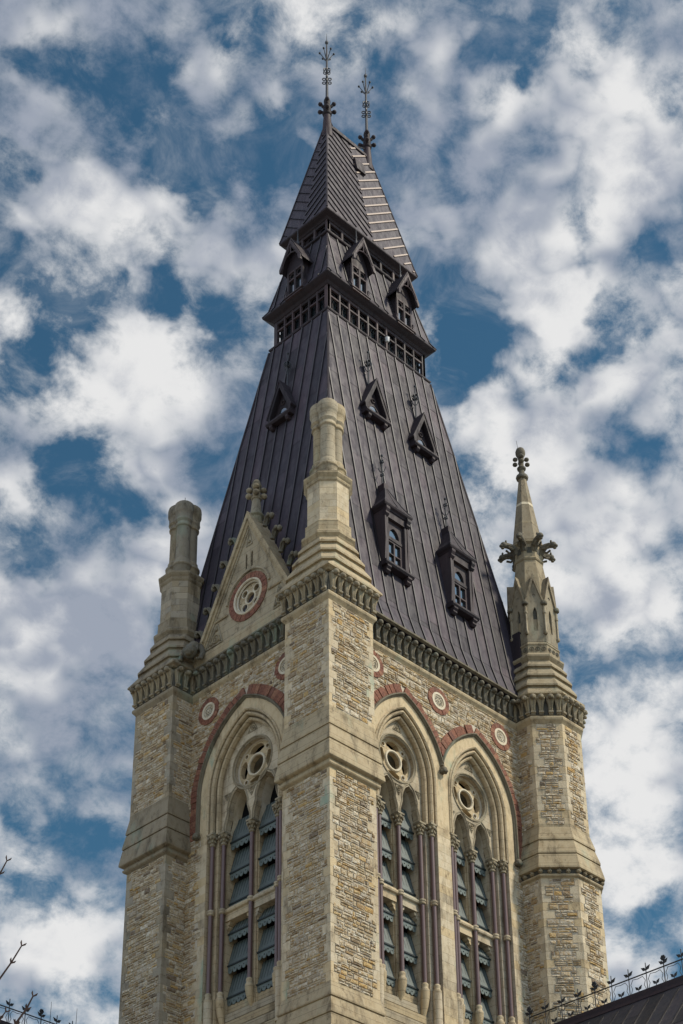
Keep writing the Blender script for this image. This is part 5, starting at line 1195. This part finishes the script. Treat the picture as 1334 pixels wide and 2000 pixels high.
m = MB(); m.loft([sq(-10.1, 11.6, h_, z) for h_, z in ((.8, 20), (.8, 28.3), (.88, 28.35), (.88, 28.5), (.8, 28.56), (.8, 28.66))]); m.build('stack', 'quoin', t)
m = MB(); m.lathe((-10.1, 11.6), [(.25, 28.6), (.28, 28.92), (.22, 29.0), (.2, 28.8)], 12); m.build('pot', 'sooty', t)
for (x, y, z0, z1), lb in (((-6.51, 10.0, 28.0, 29.15), 'thin lightning rod beside the last flower knob of the cresting near the twigs'), ((-5.30, 10.0, 28.0, 29.25), 'thin lightning rod standing alone between the twigs and the tower')):
    m = MB(); m.tube([(x, y, z0), (x + .01, y, z1)], [.014, .007], 6); tag(m.build('lightning_rod', 'iron'), lb, 'rod')

# ------------------------------------------------------------------ bare tree whose twig tips reach into the frame
t = thing('bare_tree', (-39.05, -33.9, 0), 'bare tree with budding brown twigs reaching up in front of the clouds', 'tree'); BASE[t.name] = tuple(t.location)
m = MB(); m.tube([(-39.05, -33.9, -ZS), (-39.08, -33.95, -.6), (-39.03, -34.1, .8), (-39.12, -34.3, 1.6), (-39.2, -34.6, 2.3), (-39.3, -34.74, 2.6)], [.11, .09, .075, .055, .04, .028], 10); m.build('trunk', 'wood', t)
def twig(pts, r0, r1, buds=True):
    m = MB(); n_ = len(pts); m.tube(pts, [r0 + (r1 - r0) * i / (n_ - 1) for i in range(n_)], 7)
    pv = [Vector(p) for p in pts]
    if buds:
        for i in range(1, n_):
            d = (pv[i] - pv[i - 1]).normalized(); sx = d.cross(Vector((.62, .61, .49))).normalized()
            for sg in (-1, 1):
                b0 = pv[i]; b1 = pv[i] + (d * .8 + sx * sg * .55) * .026
                m.tube([b0 - d * .004, b0 + (b1 - b0) * .5 + sx * sg * .004, b1], [r1 * .9, r1 * 1.35, r1 * .3], 6)
    m.build('branch', 'bark', t)
twig([(-39.25, -34.70, 2.5), (-39.30, -34.90, 2.85), (-39.355, -35.299, 3.343), (-39.369, -35.529, 3.647)], .024, .0062, False)
twig([(-39.369, -35.529, 3.647), (-39.354, -35.693, 3.832), (-39.336, -35.79, 3.929), (-39.328, -35.857, 4.003)], .0062, .0034)
twig([(-39.33, -35.20, 3.25), (-39.238, -35.574, 3.537), (-39.218, -35.698, 3.667), (-39.205, -35.763, 3.732), (-39.204, -35.809, 3.787)], .0085, .0036)
twig([(-39.36, -35.33, 3.40), (-39.50, -35.55, 3.85), (-39.531, -35.822, 4.214), (-39.524, -35.905, 4.31), (-39.522, -35.953, 4.366)], .0075, .0030)
twig([(-39.24, -35.56, 3.53), (-39.28, -35.653, 3.69), (-39.272, -35.688, 3.722)], .0045, .0028)
for k_ in CB.values(): bpy.data.objects.remove(k_)
